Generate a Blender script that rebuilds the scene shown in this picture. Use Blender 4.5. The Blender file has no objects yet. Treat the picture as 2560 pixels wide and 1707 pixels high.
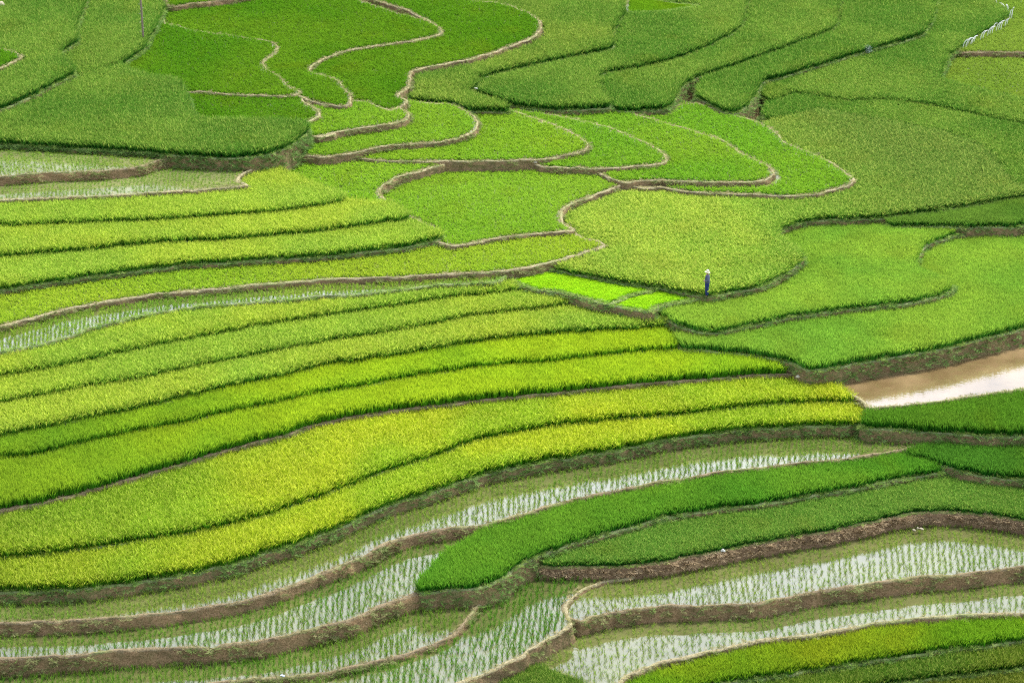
import bpy, bmesh, math, random
import numpy as np
from mathutils import Vector

R = math.radians
rng = np.random.default_rng(7)
random.seed(7)
sc = bpy.context.scene
C = sc.collection

# ------------------------------------------------------------------ camera
CAM_H, PITCH, HFOV = 52.0, 20.0, 22.0
cd = bpy.data.cameras.new("camera")
cam = bpy.data.objects.new("camera", cd)
C.objects.link(cam)
cam.location = (0, 0, CAM_H)
cam.rotation_euler = (R(90 - PITCH), 0, 0)
cd.sensor_width = 36
cd.angle_x = R(HFOV)
cd.clip_start = 1
cd.clip_end = 3000
sc.camera = cam

# ------------------------------------------------------------------ world, sun, exposure
SUN_EL, SUN_AZ = 60.0, 36.0          # azimuth clockwise from +Y (away from the camera)
w = bpy.data.worlds.new("World")
sc.world = w
w.use_nodes = True
nt = w.node_tree
nt.nodes.clear()
out = nt.nodes.new("ShaderNodeOutputWorld")
bg = nt.nodes.new("ShaderNodeBackground")
sky = nt.nodes.new("ShaderNodeTexSky")
sky.sky_type = 'NISHITA'
sky.sun_disc = False
sky.sun_elevation = R(SUN_EL)
sky.sun_rotation = R(SUN_AZ)
sky.dust_density = 1.8
sky.air_density = 1.0
hs = nt.nodes.new("ShaderNodeHueSaturation")
hs.inputs['Saturation'].default_value = 0.38
hs.inputs['Value'].default_value = 1.15
tc = nt.nodes.new("ShaderNodeTexCoord")
nz = nt.nodes.new("ShaderNodeTexNoise")
nz.inputs['Scale'].default_value = 3.2
nz.inputs['Detail'].default_value = 6
rp = nt.nodes.new("ShaderNodeValToRGB")
rp.color_ramp.elements[0].position = 0.35
rp.color_ramp.elements[0].color = (0.75, 0.77, 0.80, 1)
rp.color_ramp.elements[1].position = 0.70
rp.color_ramp.elements[1].color = (1.3, 1.3, 1.3, 1)
mx = nt.nodes.new("ShaderNodeMixRGB")
mx.blend_type = 'MULTIPLY'
mx.inputs[0].default_value = 1.0
nt.links.new(tc.outputs['Generated'], nz.inputs['Vector'])
nt.links.new(nz.outputs['Fac'], rp.inputs['Fac'])
nt.links.new(sky.outputs[0], hs.inputs['Color'])
nt.links.new(hs.outputs[0], mx.inputs[1])
nt.links.new(rp.outputs[0], mx.inputs[2])
nt.links.new(mx.outputs[0], bg.inputs['Color'])
bg.inputs['Strength'].default_value = 0.13
nt.links.new(bg.outputs[0], out.inputs['Surface'])

sl = bpy.data.lights.new("sun", 'SUN')
sl.energy = 2.0
sl.angle = R(15)
sl.color = (1.0, 0.95, 0.86)
sun = bpy.data.objects.new("sun", sl)
C.objects.link(sun)
sd = Vector((math.sin(R(SUN_AZ)) * math.cos(R(SUN_EL)), math.cos(R(SUN_AZ)) * math.cos(R(SUN_EL)), math.sin(R(SUN_EL))))
sun.rotation_euler = sd.to_track_quat('Z', 'Y').to_euler()
sun.location = (0, 150, 80)

vs = sc.view_settings
vs.view_transform = 'Standard'
vs.look = 'None'
vs.exposure = 1.56
vs.gamma = 1.0
vs.use_curve_mapping = False
sc.cycles.use_denoising = False
sc.cycles.filter_width = 1.25
sc.cycles.max_bounces = 5
sc.cycles.diffuse_bounces = 3
sc.cycles.glossy_bounces = 2
sc.cycles.transmission_bounces = 4
sc.cycles.transparent_max_bounces = 4
sc.cycles.caustics_reflective = False
sc.cycles.caustics_refractive = False

# ------------------------------------------------------------------ helpers
FPX = 1280 / math.tan(R(HFOV / 2))
SP, CP = math.sin(R(PITCH)), math.cos(R(PITCH))


def proj(u, v, z):
    """photo pixel -> point on the horizontal plane at height z"""
    a = (u - 1280) / FPX
    b = -(v - 853.5) / FPX
    dx, dy, dz = a, CP + b * SP, -SP + b * CP
    t = (z - CAM_H) / dz
    return (dx * t, dy * t)


TILE = {1: (0, 0), 2: (800, 0), 3: (1660, 0), 4: (0, 550), 5: (800, 550), 6: (1660, 550), 7: (0, 1107), 8: (800, 1107), 9: (1660, 1107)}
TS = 2352 / 900.0


def P(s):
    """'4:0,985 300,940;5:0,595' -> list of photo pixels"""
    o = []
    for seg in s.split(';'):
        t, pts = seg.strip().split(':')
        ox, oy = TILE[int(t)]
        for p in pts.split():
            x, y = p.split(',')
            o.append((ox + float(x) / TS, oy + float(y) / TS))
    return o


def rev(l):
    return list(reversed(l))


def hash2(ix, iy, seed):
    h = (ix.astype(np.int64) * 374761393 + iy.astype(np.int64) * 668265263 + seed * 1442695041) & 0xffffffff
    h = ((h ^ (h >> 13)) * 1274126177) & 0xffffffff
    h = h ^ (h >> 16)
    return (h & 0xffff) / 65535.0


def vnoise(x, y, seed=0):
    x = np.asarray(x, float); y = np.asarray(y, float)
    ix = np.floor(x); iy = np.floor(y)
    fx = x - ix; fy = y - iy
    fx = fx * fx * (3 - 2 * fx); fy = fy * fy * (3 - 2 * fy)
    a = hash2(ix, iy, seed); b = hash2(ix + 1, iy, seed)
    c = hash2(ix, iy + 1, seed); d = hash2(ix + 1, iy + 1, seed)
    return (a + (b - a) * fx) * (1 - fy) + (c + (d - c) * fx) * fy


def fbm(x, y, seed=0, n=3):
    s = 0; a = 0.5; t = 0
    for i in range(n):
        s = s + a * vnoise(x, y, seed + i * 17); t += a
        x = x * 2.03; y = y * 2.03; a *= 0.5
    return s / t


def new_mat(name):
    m = bpy.data.materials.new(name)
    m.use_nodes = True
    m.node_tree.nodes.clear()
    o = m.node_tree.nodes.new("ShaderNodeOutputMaterial")
    return m, m.node_tree, o


def N(nt, typ, **kw):
    n = nt.nodes.new(typ)
    for k, v in kw.items():
        if k.startswith('i_'):
            n.inputs[k[2:].replace('_', ' ')].default_value = v
        else:
            setattr(n, k, v)
    return n


def simple_mat(name, col, rough=0.8, var=0.15, scale=30.0):
    m, nt, o = new_mat(name)
    b = N(nt, "ShaderNodeBsdfPrincipled")
    b.inputs['Roughness'].default_value = rough
    nz = N(nt, "ShaderNodeTexNoise"); nz.inputs['Scale'].default_value = scale; nz.inputs['Detail'].default_value = 4
    tcn = N(nt, "ShaderNodeTexCoord")
    nt.links.new(tcn.outputs['Object'], nz.inputs['Vector'])
    r = N(nt, "ShaderNodeValToRGB")
    r.color_ramp.elements[0].position = 0.3; r.color_ramp.elements[1].position = 0.7
    r.color_ramp.elements[0].color = tuple(c * (1 - var) for c in col) + (1,)
    r.color_ramp.elements[1].color = tuple(min(1, c * (1 + var)) for c in col) + (1,)
    nt.links.new(nz.outputs['Fac'], r.inputs['Fac'])
    nt.links.new(r.outputs[0], b.inputs['Base Color'])
    nt.links.new(b.outputs[0], o.inputs['Surface'])
    return m


# ------------------------------------------------------------------ materials
def leaf_mat(name, transl=0.35):
    """leaf blades: base colour from the plant's own tint, lower blade deeper green with canopy shade painted in, ears straw coloured"""
    m, nt, o = new_mat(name)
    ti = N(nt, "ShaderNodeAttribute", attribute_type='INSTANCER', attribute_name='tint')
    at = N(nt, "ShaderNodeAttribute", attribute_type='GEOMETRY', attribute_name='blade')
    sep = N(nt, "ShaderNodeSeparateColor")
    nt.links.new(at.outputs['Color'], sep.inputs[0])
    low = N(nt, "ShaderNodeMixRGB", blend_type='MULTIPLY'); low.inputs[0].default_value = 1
    low.inputs[2].default_value = (0.19, 0.48, 0.44, 1)  # deeper stem green, plus painted shade that darkens the crop's front faces
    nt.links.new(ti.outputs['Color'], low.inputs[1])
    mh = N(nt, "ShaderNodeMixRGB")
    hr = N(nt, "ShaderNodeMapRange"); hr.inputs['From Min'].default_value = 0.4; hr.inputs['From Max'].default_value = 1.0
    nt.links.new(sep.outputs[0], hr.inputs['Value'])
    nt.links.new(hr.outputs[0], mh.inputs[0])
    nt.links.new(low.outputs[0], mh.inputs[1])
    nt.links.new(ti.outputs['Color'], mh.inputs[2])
    # random blade-to-blade brightness lives in the blue channel
    br = N(nt, "ShaderNodeMixRGB", blend_type='MULTIPLY'); br.inputs[0].default_value = 1
    cmb = N(nt, "ShaderNodeCombineColor")
    for i in range(3):
        nt.links.new(sep.outputs[2], cmb.inputs[i])
    nt.links.new(mh.outputs[0], br.inputs[1]); nt.links.new(cmb.outputs[0], br.inputs[2])
    ear = N(nt, "ShaderNodeMixRGB")
    nt.links.new(sep.outputs[1], ear.inputs[0])
    nt.links.new(br.outputs[0], ear.inputs[1])
    ec = N(nt, "ShaderNodeMixRGB", blend_type='MIX'); ec.inputs[0].default_value = 0.25
    ec.inputs[2].default_value = (0.62, 0.58, 0.16, 1)
    sc2 = N(nt, "ShaderNodeMixRGB", blend_type='MULTIPLY'); sc2.inputs[0].default_value = 1; sc2.inputs[2].default_value = (1.2, 1.18, 1.2, 1)
    nt.links.new(ti.outputs['Color'], sc2.inputs[1])
    nt.links.new(sc2.outputs[0], ec.inputs[1])
    nt.links.new(ec.outputs[0], ear.inputs[2])
    d = N(nt, "ShaderNodeBsdfDiffuse"); t = N(nt, "ShaderNodeBsdfTranslucent")
    nt.links.new(ear.outputs[0], d.inputs['Color']); nt.links.new(ear.outputs[0], t.inputs['Color'])
    ms = N(nt, "ShaderNodeMixShader"); ms.inputs[0].default_value = transl
    nt.links.new(d.outputs[0], ms.inputs[1]); nt.links.new(t.outputs[0], ms.inputs[2])
    nt.links.new(ms.outputs[0], o.inputs['Surface'])
    return m


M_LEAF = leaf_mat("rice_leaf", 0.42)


def bank_mat(name, lip_a, lip_b, soil_a, soil_b, moss, moss_amt):
    m, nt, o = new_mat(name)
    tcn = N(nt, "ShaderNodeTexCoord")
    at = N(nt, "ShaderNodeAttribute", attribute_type='GEOMETRY', attribute_name='lip')
    n1 = N(nt, "ShaderNodeTexNoise"); n1.inputs['Scale'].default_value = 2.6; n1.inputs['Detail'].default_value = 8; n1.inputs['Roughness'].default_value = 0.7
    n2 = N(nt, "ShaderNodeTexNoise"); n2.inputs['Scale'].default_value = 11; n2.inputs['Detail'].default_value = 6; n2.inputs['Roughness'].default_value = 0.7
    n3 = N(nt, "ShaderNodeTexNoise"); n3.inputs['Scale'].default_value = 0.55; n3.inputs['Detail'].default_value = 4
    for n in (n1, n2, n3):
        nt.links.new(tcn.outputs['Object'], n.inputs['Vector'])
    def ramp(src, a, b, p0=0.35, p1=0.65):
        r = N(nt, "ShaderNodeValToRGB")
        r.color_ramp.elements[0].position = p0; r.color_ramp.elements[1].position = p1
        r.color_ramp.elements[0].color = a + (1,); r.color_ramp.elements[1].color = b + (1,)
        nt.links.new(src, r.inputs['Fac'])
        return r
    soil = ramp(n2.outputs['Fac'], soil_a, soil_b)
    lip = ramp(n2.outputs['Fac'], lip_a, lip_b)
    lgm = ramp(n3.outputs['Fac'], (0, 0, 0), (0.65, 0.65, 0.65), 0.5, 0.66)
    lg = N(nt, "ShaderNodeMixRGB"); lg.inputs[2].default_value = (0.16, 0.23, 0.07, 1)
    nt.links.new(lgm.outputs[0], lg.inputs[0]); nt.links.new(lip.outputs[0], lg.inputs[1])
    mo = ramp(n1.outputs['Fac'], (0, 0, 0), (moss_amt,) * 3, 0.42, 0.62)
    ms = N(nt, "ShaderNodeMixRGB"); ms.inputs[2].default_value = moss + (1,)
    nt.links.new(mo.outputs[0], ms.inputs[0]); nt.links.new(soil.outputs[0], ms.inputs[1])
    # ragged lip edge
    ad = N(nt, "ShaderNodeMath", operation='ADD')
    sb = N(nt, "ShaderNodeMath", operation='MULTIPLY_ADD'); sb.inputs[1].default_value = 1.1; sb.inputs[2].default_value = -0.55
    nt.links.new(n1.outputs['Fac'], sb.inputs[0])
    nt.links.new(at.outputs['Fac'], ad.inputs[0]); nt.links.new(sb.outputs[0], ad.inputs[1])
    rm = ramp(ad.outputs[0], (0, 0, 0), (1, 1, 1), 0.38, 0.62)
    fin = N(nt, "ShaderNodeMixRGB")
    nt.links.new(rm.outputs[0], fin.inputs[0]); nt.links.new(ms.outputs[0], fin.inputs[1]); nt.links.new(lg.outputs[0], fin.inputs[2])
    big = N(nt, "ShaderNodeMixRGB", blend_type='MULTIPLY'); big.inputs[0].default_value = 1
    bigr = ramp(n3.outputs['Fac'], (0.72, 0.72, 0.72), (1.18, 1.15, 1.1), 0.3, 0.7)
    nt.links.new(fin.outputs[0], big.inputs[1]); nt.links.new(bigr.outputs[0], big.inputs[2])
    b = N(nt, "ShaderNodeBsdfPrincipled"); b.inputs['Roughness'].default_value = 0.95
    b.inputs['Specular IOR Level'].default_value = 0.15
    nt.links.new(big.outputs[0], b.inputs['Base Color'])
    bp = N(nt, "ShaderNodeBump"); bp.inputs['Strength'].default_value = 1.0; bp.inputs['Distance'].default_value = 0.16
    nt.links.new(n2.outputs['Fac'], bp.inputs['Height']); nt.links.new(bp.outputs[0], b.inputs['Normal'])
    nt.links.new(b.outputs[0], o.inputs['Surface'])
    return m


BANK = {
    'straw': bank_mat("straw_topped_earth", (0.31, 0.275, 0.15), (0.50, 0.44, 0.28), (0.16, 0.105, 0.055), (0.38, 0.265, 0.15), (0.10, 0.14, 0.045), 0.5),
    'grass': bank_mat("grass_topped_earth", (0.19, 0.26, 0.10), (0.33, 0.37, 0.18), (0.18, 0.12, 0.06), (0.41, 0.285, 0.155), (0.13, 0.19, 0.055), 0.7),
    'earth': bank_mat("bare_earth", (0.22, 0.17, 0.10), (0.36, 0.29, 0.18), (0.19, 0.12, 0.06), (0.46, 0.31, 0.175), (0.09, 0.12, 0.04), 0.35),
    'fern': bank_mat("red_brown_earth", (0.16, 0.20, 0.07), (0.28, 0.24, 0.11), (0.20, 0.13, 0.075), (0.46, 0.32, 0.20), (0.19, 0.125, 0.07), 0.5),
}


def water_mat(name, body, rough=0.06, gloss=1.0, silt=(0, 0, 0), ripple=0.12):
    m, nt, o = new_mat(name)
    tcn = N(nt, "ShaderNodeTexCoord")
    n1 = N(nt, "ShaderNodeTexNoise"); n1.inputs['Scale'].default_value = 0.35; n1.inputs['Detail'].default_value = 6
    n2 = N(nt, "ShaderNodeTexNoise"); n2.inputs['Scale'].default_value = 3.5; n2.inputs['Detail'].default_value = 3
    nt.links.new(tcn.outputs['Object'], n1.inputs['Vector']); nt.links.new(tcn.outputs['Object'], n2.inputs['Vector'])
    r = N(nt, "ShaderNodeValToRGB")
    r.color_ramp.elements[0].position = 0.35; r.color_ramp.elements[1].position = 0.68
    r.color_ramp.elements[0].color = tuple(c * 0.8 for c in body) + (1,); r.color_ramp.elements[1].color = tuple(c * 1.2 + s for c, s in zip(body, silt)) + (1,)
    nt.links.new(n1.outputs['Fac'], r.inputs['Fac'])
    d = N(nt, "ShaderNodeBsdfDiffuse"); nt.links.new(r.outputs[0], d.inputs['Color'])
    g = N(nt, "ShaderNodeBsdfGlossy"); g.inputs['Roughness'].default_value = rough
    f = N(nt, "ShaderNodeFresnel"); f.inputs['IOR'].default_value = 1.33
    bp = N(nt, "ShaderNodeBump"); bp.inputs['Strength'].default_value = ripple; bp.inputs['Distance'].default_value = 0.01
    nt.links.new(n2.outputs['Fac'], bp.inputs['Height']); nt.links.new(bp.outputs[0], g.inputs['Normal'])
    mu = N(nt, "ShaderNodeMath", operation='MULTIPLY', use_clamp=True); mu.inputs[1].default_value = gloss
    nt.links.new(f.outputs[0], mu.inputs[0])
    ms = N(nt, "ShaderNodeMixShader")
    nt.links.new(mu.outputs[0], ms.inputs[0]); nt.links.new(d.outputs[0], ms.inputs[1]); nt.links.new(g.outputs[0], ms.inputs[2])
    nt.links.new(ms.outputs[0], o.inputs['Surface'])
    return m


WATER = {
    'paddy': water_mat("paddy_water", (0.108, 0.114, 0.04), 0.035, 2.75),
    'dull': water_mat("murky_water", (0.15, 0.16, 0.065), 0.06, 1.1),
    'wet': water_mat("wet_mud", (0.16, 0.15, 0.07), 0.14, 1.0),
    'pond': water_mat("silty_water", (0.185, 0.125, 0.055), 0.08, 2.5, (0.05, 0.04, 0.03), 0.5),
}
M_SOIL = simple_mat("field_soil", (0.07, 0.075, 0.03), 0.95, 0.3, 6)
M_GROUND = simple_mat("hillside_ground", (0.07, 0.10, 0.03), 0.95, 0.4, 0.8)

# ------------------------------------------------------------------ plants (prototype clumps, kept out of the scene)


def clump(name, n, length, width, spread, lean, curve, ears=0, seed=0, radius=0.05, flat=False, hmin=0.0):
    r = random.Random(seed)
    V, F, col = [], [], []
    for b in range(n):
        a = r.uniform(0, 2 * math.pi)
        rr = radius * math.sqrt(r.random())
        bx, by = rr * math.cos(a), rr * math.sin(a)
        az = a + r.uniform(-0.9, 0.9)
        L = length * r.uniform(0.72, 1.05)
        le = r.uniform(lean * 0.25, lean)
        wd = width * r.uniform(0.75, 1.25)
        isear = b < ears
        br = r.uniform(0.88, 1.10)
        segs = 3
        px, pz = 0.0, 0.0
        pts = []
        ang = le
        for s in range(segs + 1):
            pts.append((px, pz))
            st = L / segs
            px += math.sin(ang) * st; pz += math.cos(ang) * st
            ang += curve * r.uniform(0.6, 1.3)
        mxz = max(p[1] for p in pts)
        # blade face roughly across its lean
        tw = r.uniform(-0.6, 0.6)
        nx, ny = -math.sin(az + tw), math.cos(az + tw)
        base = len(V)
        for s, (qx, qz) in enumerate(pts):
            f = s / segs
            ww = wd * (0.7 if s == 0 else 1.0 if s < segs else 0.12) * 0.5
            if isear:
                ww = wd * (0.35, 0.5, 1.1, 0.7)[s] * 0.5
            cx, cy = bx + qx * math.cos(az), by + qx * math.sin(az)
            V.append((cx + nx * ww, cy + ny * ww, qz)); V.append((cx - nx * ww, cy - ny * ww, qz))
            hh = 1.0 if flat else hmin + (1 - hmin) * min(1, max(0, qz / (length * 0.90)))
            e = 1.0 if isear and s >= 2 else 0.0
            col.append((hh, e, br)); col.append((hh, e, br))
        for s in range(segs):
            i = base + 2 * s
            F.append((i, i + 1, i + 3, i + 2))
    me = bpy.data.meshes.new(name)
    me.from_pydata(V, [], F)
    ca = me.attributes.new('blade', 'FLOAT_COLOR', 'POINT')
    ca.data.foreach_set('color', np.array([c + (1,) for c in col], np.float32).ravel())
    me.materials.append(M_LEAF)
    return bpy.data.objects.new(name, me)


def proto_collection(name, specs):
    col = bpy.data.collections.new(name)
    for i, s in enumerate(specs):
        col.objects.link(clump(f"{name}_{i:02d}", seed=i * 31 + len(name), **s))
    return col


PROTO = {
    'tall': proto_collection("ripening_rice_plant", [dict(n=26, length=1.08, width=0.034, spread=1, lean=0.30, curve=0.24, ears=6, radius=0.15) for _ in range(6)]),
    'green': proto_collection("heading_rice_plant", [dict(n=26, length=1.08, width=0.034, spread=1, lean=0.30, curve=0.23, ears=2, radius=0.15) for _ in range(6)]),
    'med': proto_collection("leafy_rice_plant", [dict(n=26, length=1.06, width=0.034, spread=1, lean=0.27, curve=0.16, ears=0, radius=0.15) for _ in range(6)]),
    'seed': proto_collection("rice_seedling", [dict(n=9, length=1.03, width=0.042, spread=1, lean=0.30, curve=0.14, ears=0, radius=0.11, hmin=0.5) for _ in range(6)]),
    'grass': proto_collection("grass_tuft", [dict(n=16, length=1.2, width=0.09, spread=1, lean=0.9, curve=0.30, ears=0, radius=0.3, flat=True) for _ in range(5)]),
}


def scatter_group(kind):
    g = bpy.data.node_groups.new("plant_" + kind, 'GeometryNodeTree')
    g.interface.new_socket('Geometry', in_out='INPUT', socket_type='NodeSocketGeometry')
    g.interface.new_socket('Geometry', in_out='OUTPUT', socket_type='NodeSocketGeometry')
    gi = g.nodes.new('NodeGroupInput'); go = g.nodes.new('NodeGroupOutput')
    ci = g.nodes.new('GeometryNodeCollectionInfo')
    ci.inputs['Collection'].default_value = PROTO[kind]
    ci.inputs['Separate Children'].default_value = True
    ci.inputs['Reset Children'].default_value = True
    ip = g.nodes.new('GeometryNodeInstanceOnPoints')
    ip.inputs['Pick Instance'].default_value = True
    def na(n, t):
        a = g.nodes.new('GeometryNodeInputNamedAttribute'); a.data_type = t; a.inputs['Name'].default_value = n
        return a.outputs['Attribute']
    g.links.new(gi.outputs[0], ip.inputs['Points'])
    g.links.new(ci.outputs[0], ip.inputs['Instance'])
    g.links.new(na('idx', 'INT'), ip.inputs['Instance Index'])
    g.links.new(na('rot', 'FLOAT_VECTOR'), ip.inputs['Rotation'])
    g.links.new(na('scl', 'FLOAT_VECTOR'), ip.inputs['Scale'])
    g.links.new(ip.outputs[0], go.inputs[0])
    return g


GROUPS = {k: scatter_group(k) for k in PROTO}
NPLANTS = [0]


def scatter(name, kind, pts, scl, tint, parent, lean=0.12, label=None):
    """pts (n,3) world, scl (n,3), tint (n,3)"""
    n = len(pts)
    if n == 0:
        return None
    NPLANTS[0] += n
    me = bpy.data.meshes.new(name)
    me.vertices.add(n)
    pl = pts - np.array(parent.location)[None, :]
    me.vertices.foreach_set('co', pl.astype(np.float32).ravel())
    rot = np.stack([rng.normal(0, lean, n), rng.normal(0, lean, n), rng.uniform(0, 6.283, n)], 1)
    me.attributes.new('idx', 'INT', 'POINT').data.foreach_set('value', rng.integers(0, len(PROTO[kind].objects), n).astype(np.int32))
    me.attributes.new('rot', 'FLOAT_VECTOR', 'POINT').data.foreach_set('vector', rot.astype(np.float32).ravel())
    me.attributes.new('scl', 'FLOAT_VECTOR', 'POINT').data.foreach_set('vector', scl.astype(np.float32).ravel())
    me.attributes.new('tint', 'FLOAT_COLOR', 'POINT').data.foreach_set('color', np.concatenate([tint, np.ones((n, 1))], 1).astype(np.float32).ravel())
    o = bpy.data.objects.new(name, me)
    C.objects.link(o)
    o.parent = parent
    o['kind'] = 'stuff'
    md = o.modifiers.new('plants', 'NODES')
    md.node_group = GROUPS[kind]
    return o


# ------------------------------------------------------------------ terrace outlines (photo pixels, each on its own level)
L = {}
L['A1'] = P("1:-700,1455 0,1448 400,1435 700,1420 1000,1410 1300,1390 1600,1370 1900,1345 2100,1315 2240,1285")
L['A2'] = P("4:-700,245 0,205 300,185 600,160 900,125 1200,108 1500,95 1800,70 2080,45;2:260,1448 400,1425 555,1402")
L['A3'] = P("4:-700,520 0,420 300,375 600,335 900,295 1200,258 1500,240 1800,222 2080,205;5:200,185 450,158 650,122 785,85")
L['B2'] = P("4:-700,1040 0,865 300,805 600,705 760,665 900,630 1200,575 1500,548 1900,522;5:0,497 300,482 700,432 1000,412 1150,402 1235,340")
L['D1'] = P("4:-700,1100 0,985 300,940 600,880 900,810 1200,755 1500,695 1800,645;5:0,598 300,560 600,515 900,470 1200,440 1355,418")
L['D2'] = P("4:-700,1280 0,1160 300,1110 600,1055 900,1005 1200,940 1500,880 1800,825;5:0,770 300,725 600,675 900,615 1200,575 1500,540 1760,508")
L['D3'] = P("4:-700,1500 0,1375 300,1315 600,1250 900,1190 1200,1120 1500,1050 1800,998;5:0,920 300,878 600,832 900,780 1200,740 1500,710 1800,690 2100,674 2300,662")
L['D4'] = P("4:-700,1640 0,1520 300,1475 600,1400 900,1340 1200,1285 1500,1215 1800,1160;5:0,1090 300,1040 600,985 900,945 1200,910 1500,890 1800,855 2100,822;6:20,812 150,800")
L['D5'] = P("7:-700,510 0,385 300,330 600,255 900,165 1200,80;4:1500,1440 1800,1365;5:0,1275 300,1220 600,1180 900,1145 1200,1110 1500,1085 1800,1050 2100,1025;6:20,1012 300,985 600,965 850,955 915,940")
L['D6'] = P("7:-700,730 0,700 300,675 600,640 900,590 1200,552 1500,488 1700,435 1900,370;8:0,300 250,205 500,120 750,40;5:1000,1400 1300,1345 1500,1310 1800,1275 2100,1250;6:20,1238 300,1205 600,1170 900,1150 1150,1150 1262,1140")
L['D7'] = P("7:-700,945 0,925 600,900 900,855 1200,812 1500,742 1800,650;8:0,552 250,440 500,340 750,270 1000,180 1250,120 1500,70 1750,30;6:-247,1447 0,1395 300,1350 600,1320 900,1305 1200,1300 1290,1290")
L['F1'] = P("7:-700,1215 0,1175 300,1165 600,1150 850,1130 1100,1110 1400,1060 1650,1015 1900,930;8:0,855 150,795 300,730 450,650 600,600 850,555 1080,530 1230,495 1400,440 1650,370 1900,320 2200,258;9:60,245 300,200 700,150 1100,110 1300,85 1520,45")
L['W1'] = P("9:-300,1650 0,1595 600,1500 1000,1440 1300,1390 1700,1335 2000,1295 2352,1255 3000,1190")
L['W2'] = P("9:-300,1850 200,1750 900,1640 1500,1535 1900,1485 2352,1430 3000,1350")

# id: level, crop height, outline, outline is traced at 'crop' top or bund 'lip', bank style, crop kind, tint a, tint b, surface
YEL = ((0.43, 0.54, 0.050), (0.34, 0.50, 0.050))     # ripening yellow green
YEL2 = ((0.51, 0.58, 0.028), (0.38, 0.53, 0.028))
YEL3 = ((0.52, 0.64, 0.030), (0.39, 0.58, 0.030))
OLV = ((0.122, 0.262, 0.030), (0.195, 0.325, 0.042))   # tall dull green
LIM = ((0.28, 0.45, 0.048), (0.38, 0.50, 0.058))
GRN = ((0.29, 0.50, 0.055), (0.38, 0.54, 0.060))
DEEP = ((0.155, 0.37, 0.030), (0.225, 0.42, 0.036))
VIV = ((0.22, 0.43, 0.028), (0.28, 0.45, 0.032))
VIVD = ((0.11, 0.275, 0.012), (0.165, 0.31, 0.016))
SEED = ((0.24, 0.38, 0.045), (0.32, 0.42, 0.055))
SEEDD = ((0.15, 0.32, 0.03), (0.22, 0.36, 0.04))
NURS = ((0.47, 0.76, 0.02), (0.52, 0.78, 0.025))

FD = {}


def field(k, z, h, pts, trace, bank, kind, tint, surf, name, label):
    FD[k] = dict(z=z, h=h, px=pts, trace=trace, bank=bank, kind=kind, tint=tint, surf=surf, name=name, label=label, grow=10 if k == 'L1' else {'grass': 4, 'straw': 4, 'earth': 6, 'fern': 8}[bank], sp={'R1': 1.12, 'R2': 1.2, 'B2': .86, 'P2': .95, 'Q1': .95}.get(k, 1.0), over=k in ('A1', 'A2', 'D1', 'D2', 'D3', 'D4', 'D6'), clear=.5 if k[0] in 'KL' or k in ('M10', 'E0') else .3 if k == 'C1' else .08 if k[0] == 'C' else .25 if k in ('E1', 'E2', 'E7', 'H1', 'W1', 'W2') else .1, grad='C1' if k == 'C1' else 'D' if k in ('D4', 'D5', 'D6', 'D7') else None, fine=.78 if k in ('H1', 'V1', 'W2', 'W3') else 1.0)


field('L2', 3.5, .6, P("1:-700,850 -300,790 0,675 200,590 330,520 470,450 420,390 375,345 400,300 490,245 485,170 515,80 540,0 560,-250 -700,-250"), 'crop', 'grass', 'green', OLV, 'soil', 'rice_terrace', "tall dull green rice field wrapping round the small bunded plot")
field('L4', 4.05, .3, P("1:-600,285 0,315 100,338 145,365 120,388 0,440 -600,620"), 'lip', 'straw', 'dense', VIVD, 'wet', 'rice_terrace', "small bright green plot with pale bund inside the tall green rice")
field('L3', 2.95, .6, P("1:480,470 620,455 740,415 850,345 930,285 970,220 1010,140 1045,75 1075,0 1100,-250 450,-250 430,300"), 'crop', 'grass', 'green', OLV, 'soil', 'rice_terrace', "tall green rice strip with the wooden pole at its grassy edge")
field('L1', 2.9, .6, P("1:-700,905 0,905 300,915 600,935 900,950 1200,975 1500,990 1700,975 1850,925 1990,830 1985,790 1900,780 1600,775 1300,765 1245,715 1220,640 1185,560 1140,505 1000,490 850,450 740,400 500,400 300,450 0,600 -700,780"), 'crop', 'grass', 'green', OLV, 'soil', 'rice_terrace', "broad tall green rice field with dark front edge above two muddy paddies")
field('P1', 2.65, .17, P("1:-700,1165 0,1150 200,1135 400,1125 700,1110 900,1090 1000,1055 1170,1020 1300,980 1000,940 0,880 -700,880"), 'lip', 'earth', 'rows', SEED, 'dull', 'flooded_paddy', "narrow muddy paddy with sparse seedlings right below the broad tall green field")
field('P2', 2.1, .17, P("1:-700,1320 0,1305 380,1288 800,1268 1100,1250 1300,1238 1550,1212 1615,1203 1560,1180 1590,1130 1650,1100 1700,1040 1500,980 1170,960 900,1040 0,1100 -700,1110"), 'lip', 'straw', 'rows', SEED, 'dull', 'flooded_paddy', "green seedling paddy with a glinting water patch beside a pale curled bund end")
field('A1', 1.45, .5, L['A1'] + P("1:2215,1262 2050,1205 1900,1145 1780,1090 1650,1085 1550,1150 1300,1190 800,1220 0,1260 -700,1280"), 'crop', 'grass', 'tall', YEL, 'soil', 'rice_terrace', "yellow rice strip directly below the glinting seedling paddy, widest at its rounded end")
field('A2', 1.1, .5, L['A2'] + P("2:520,1370 430,1310 300,1285 150,1290") + rev(L['A1']), 'crop', 'grass', 'tall', YEL, 'soil', 'rice_terrace', "middle of three yellow-green rice strips above the long bare earth bank")
field('A3', 0.76, .45, L['A3'] + P("2:780,1510 700,1480 600,1440 560,1425") + rev(L['A2']), 'crop', 'grass', 'tall', YEL, 'soil', 'rice_terrace', "yellow-green rice strip whose front drops as a long bare brown earth bank")
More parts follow.
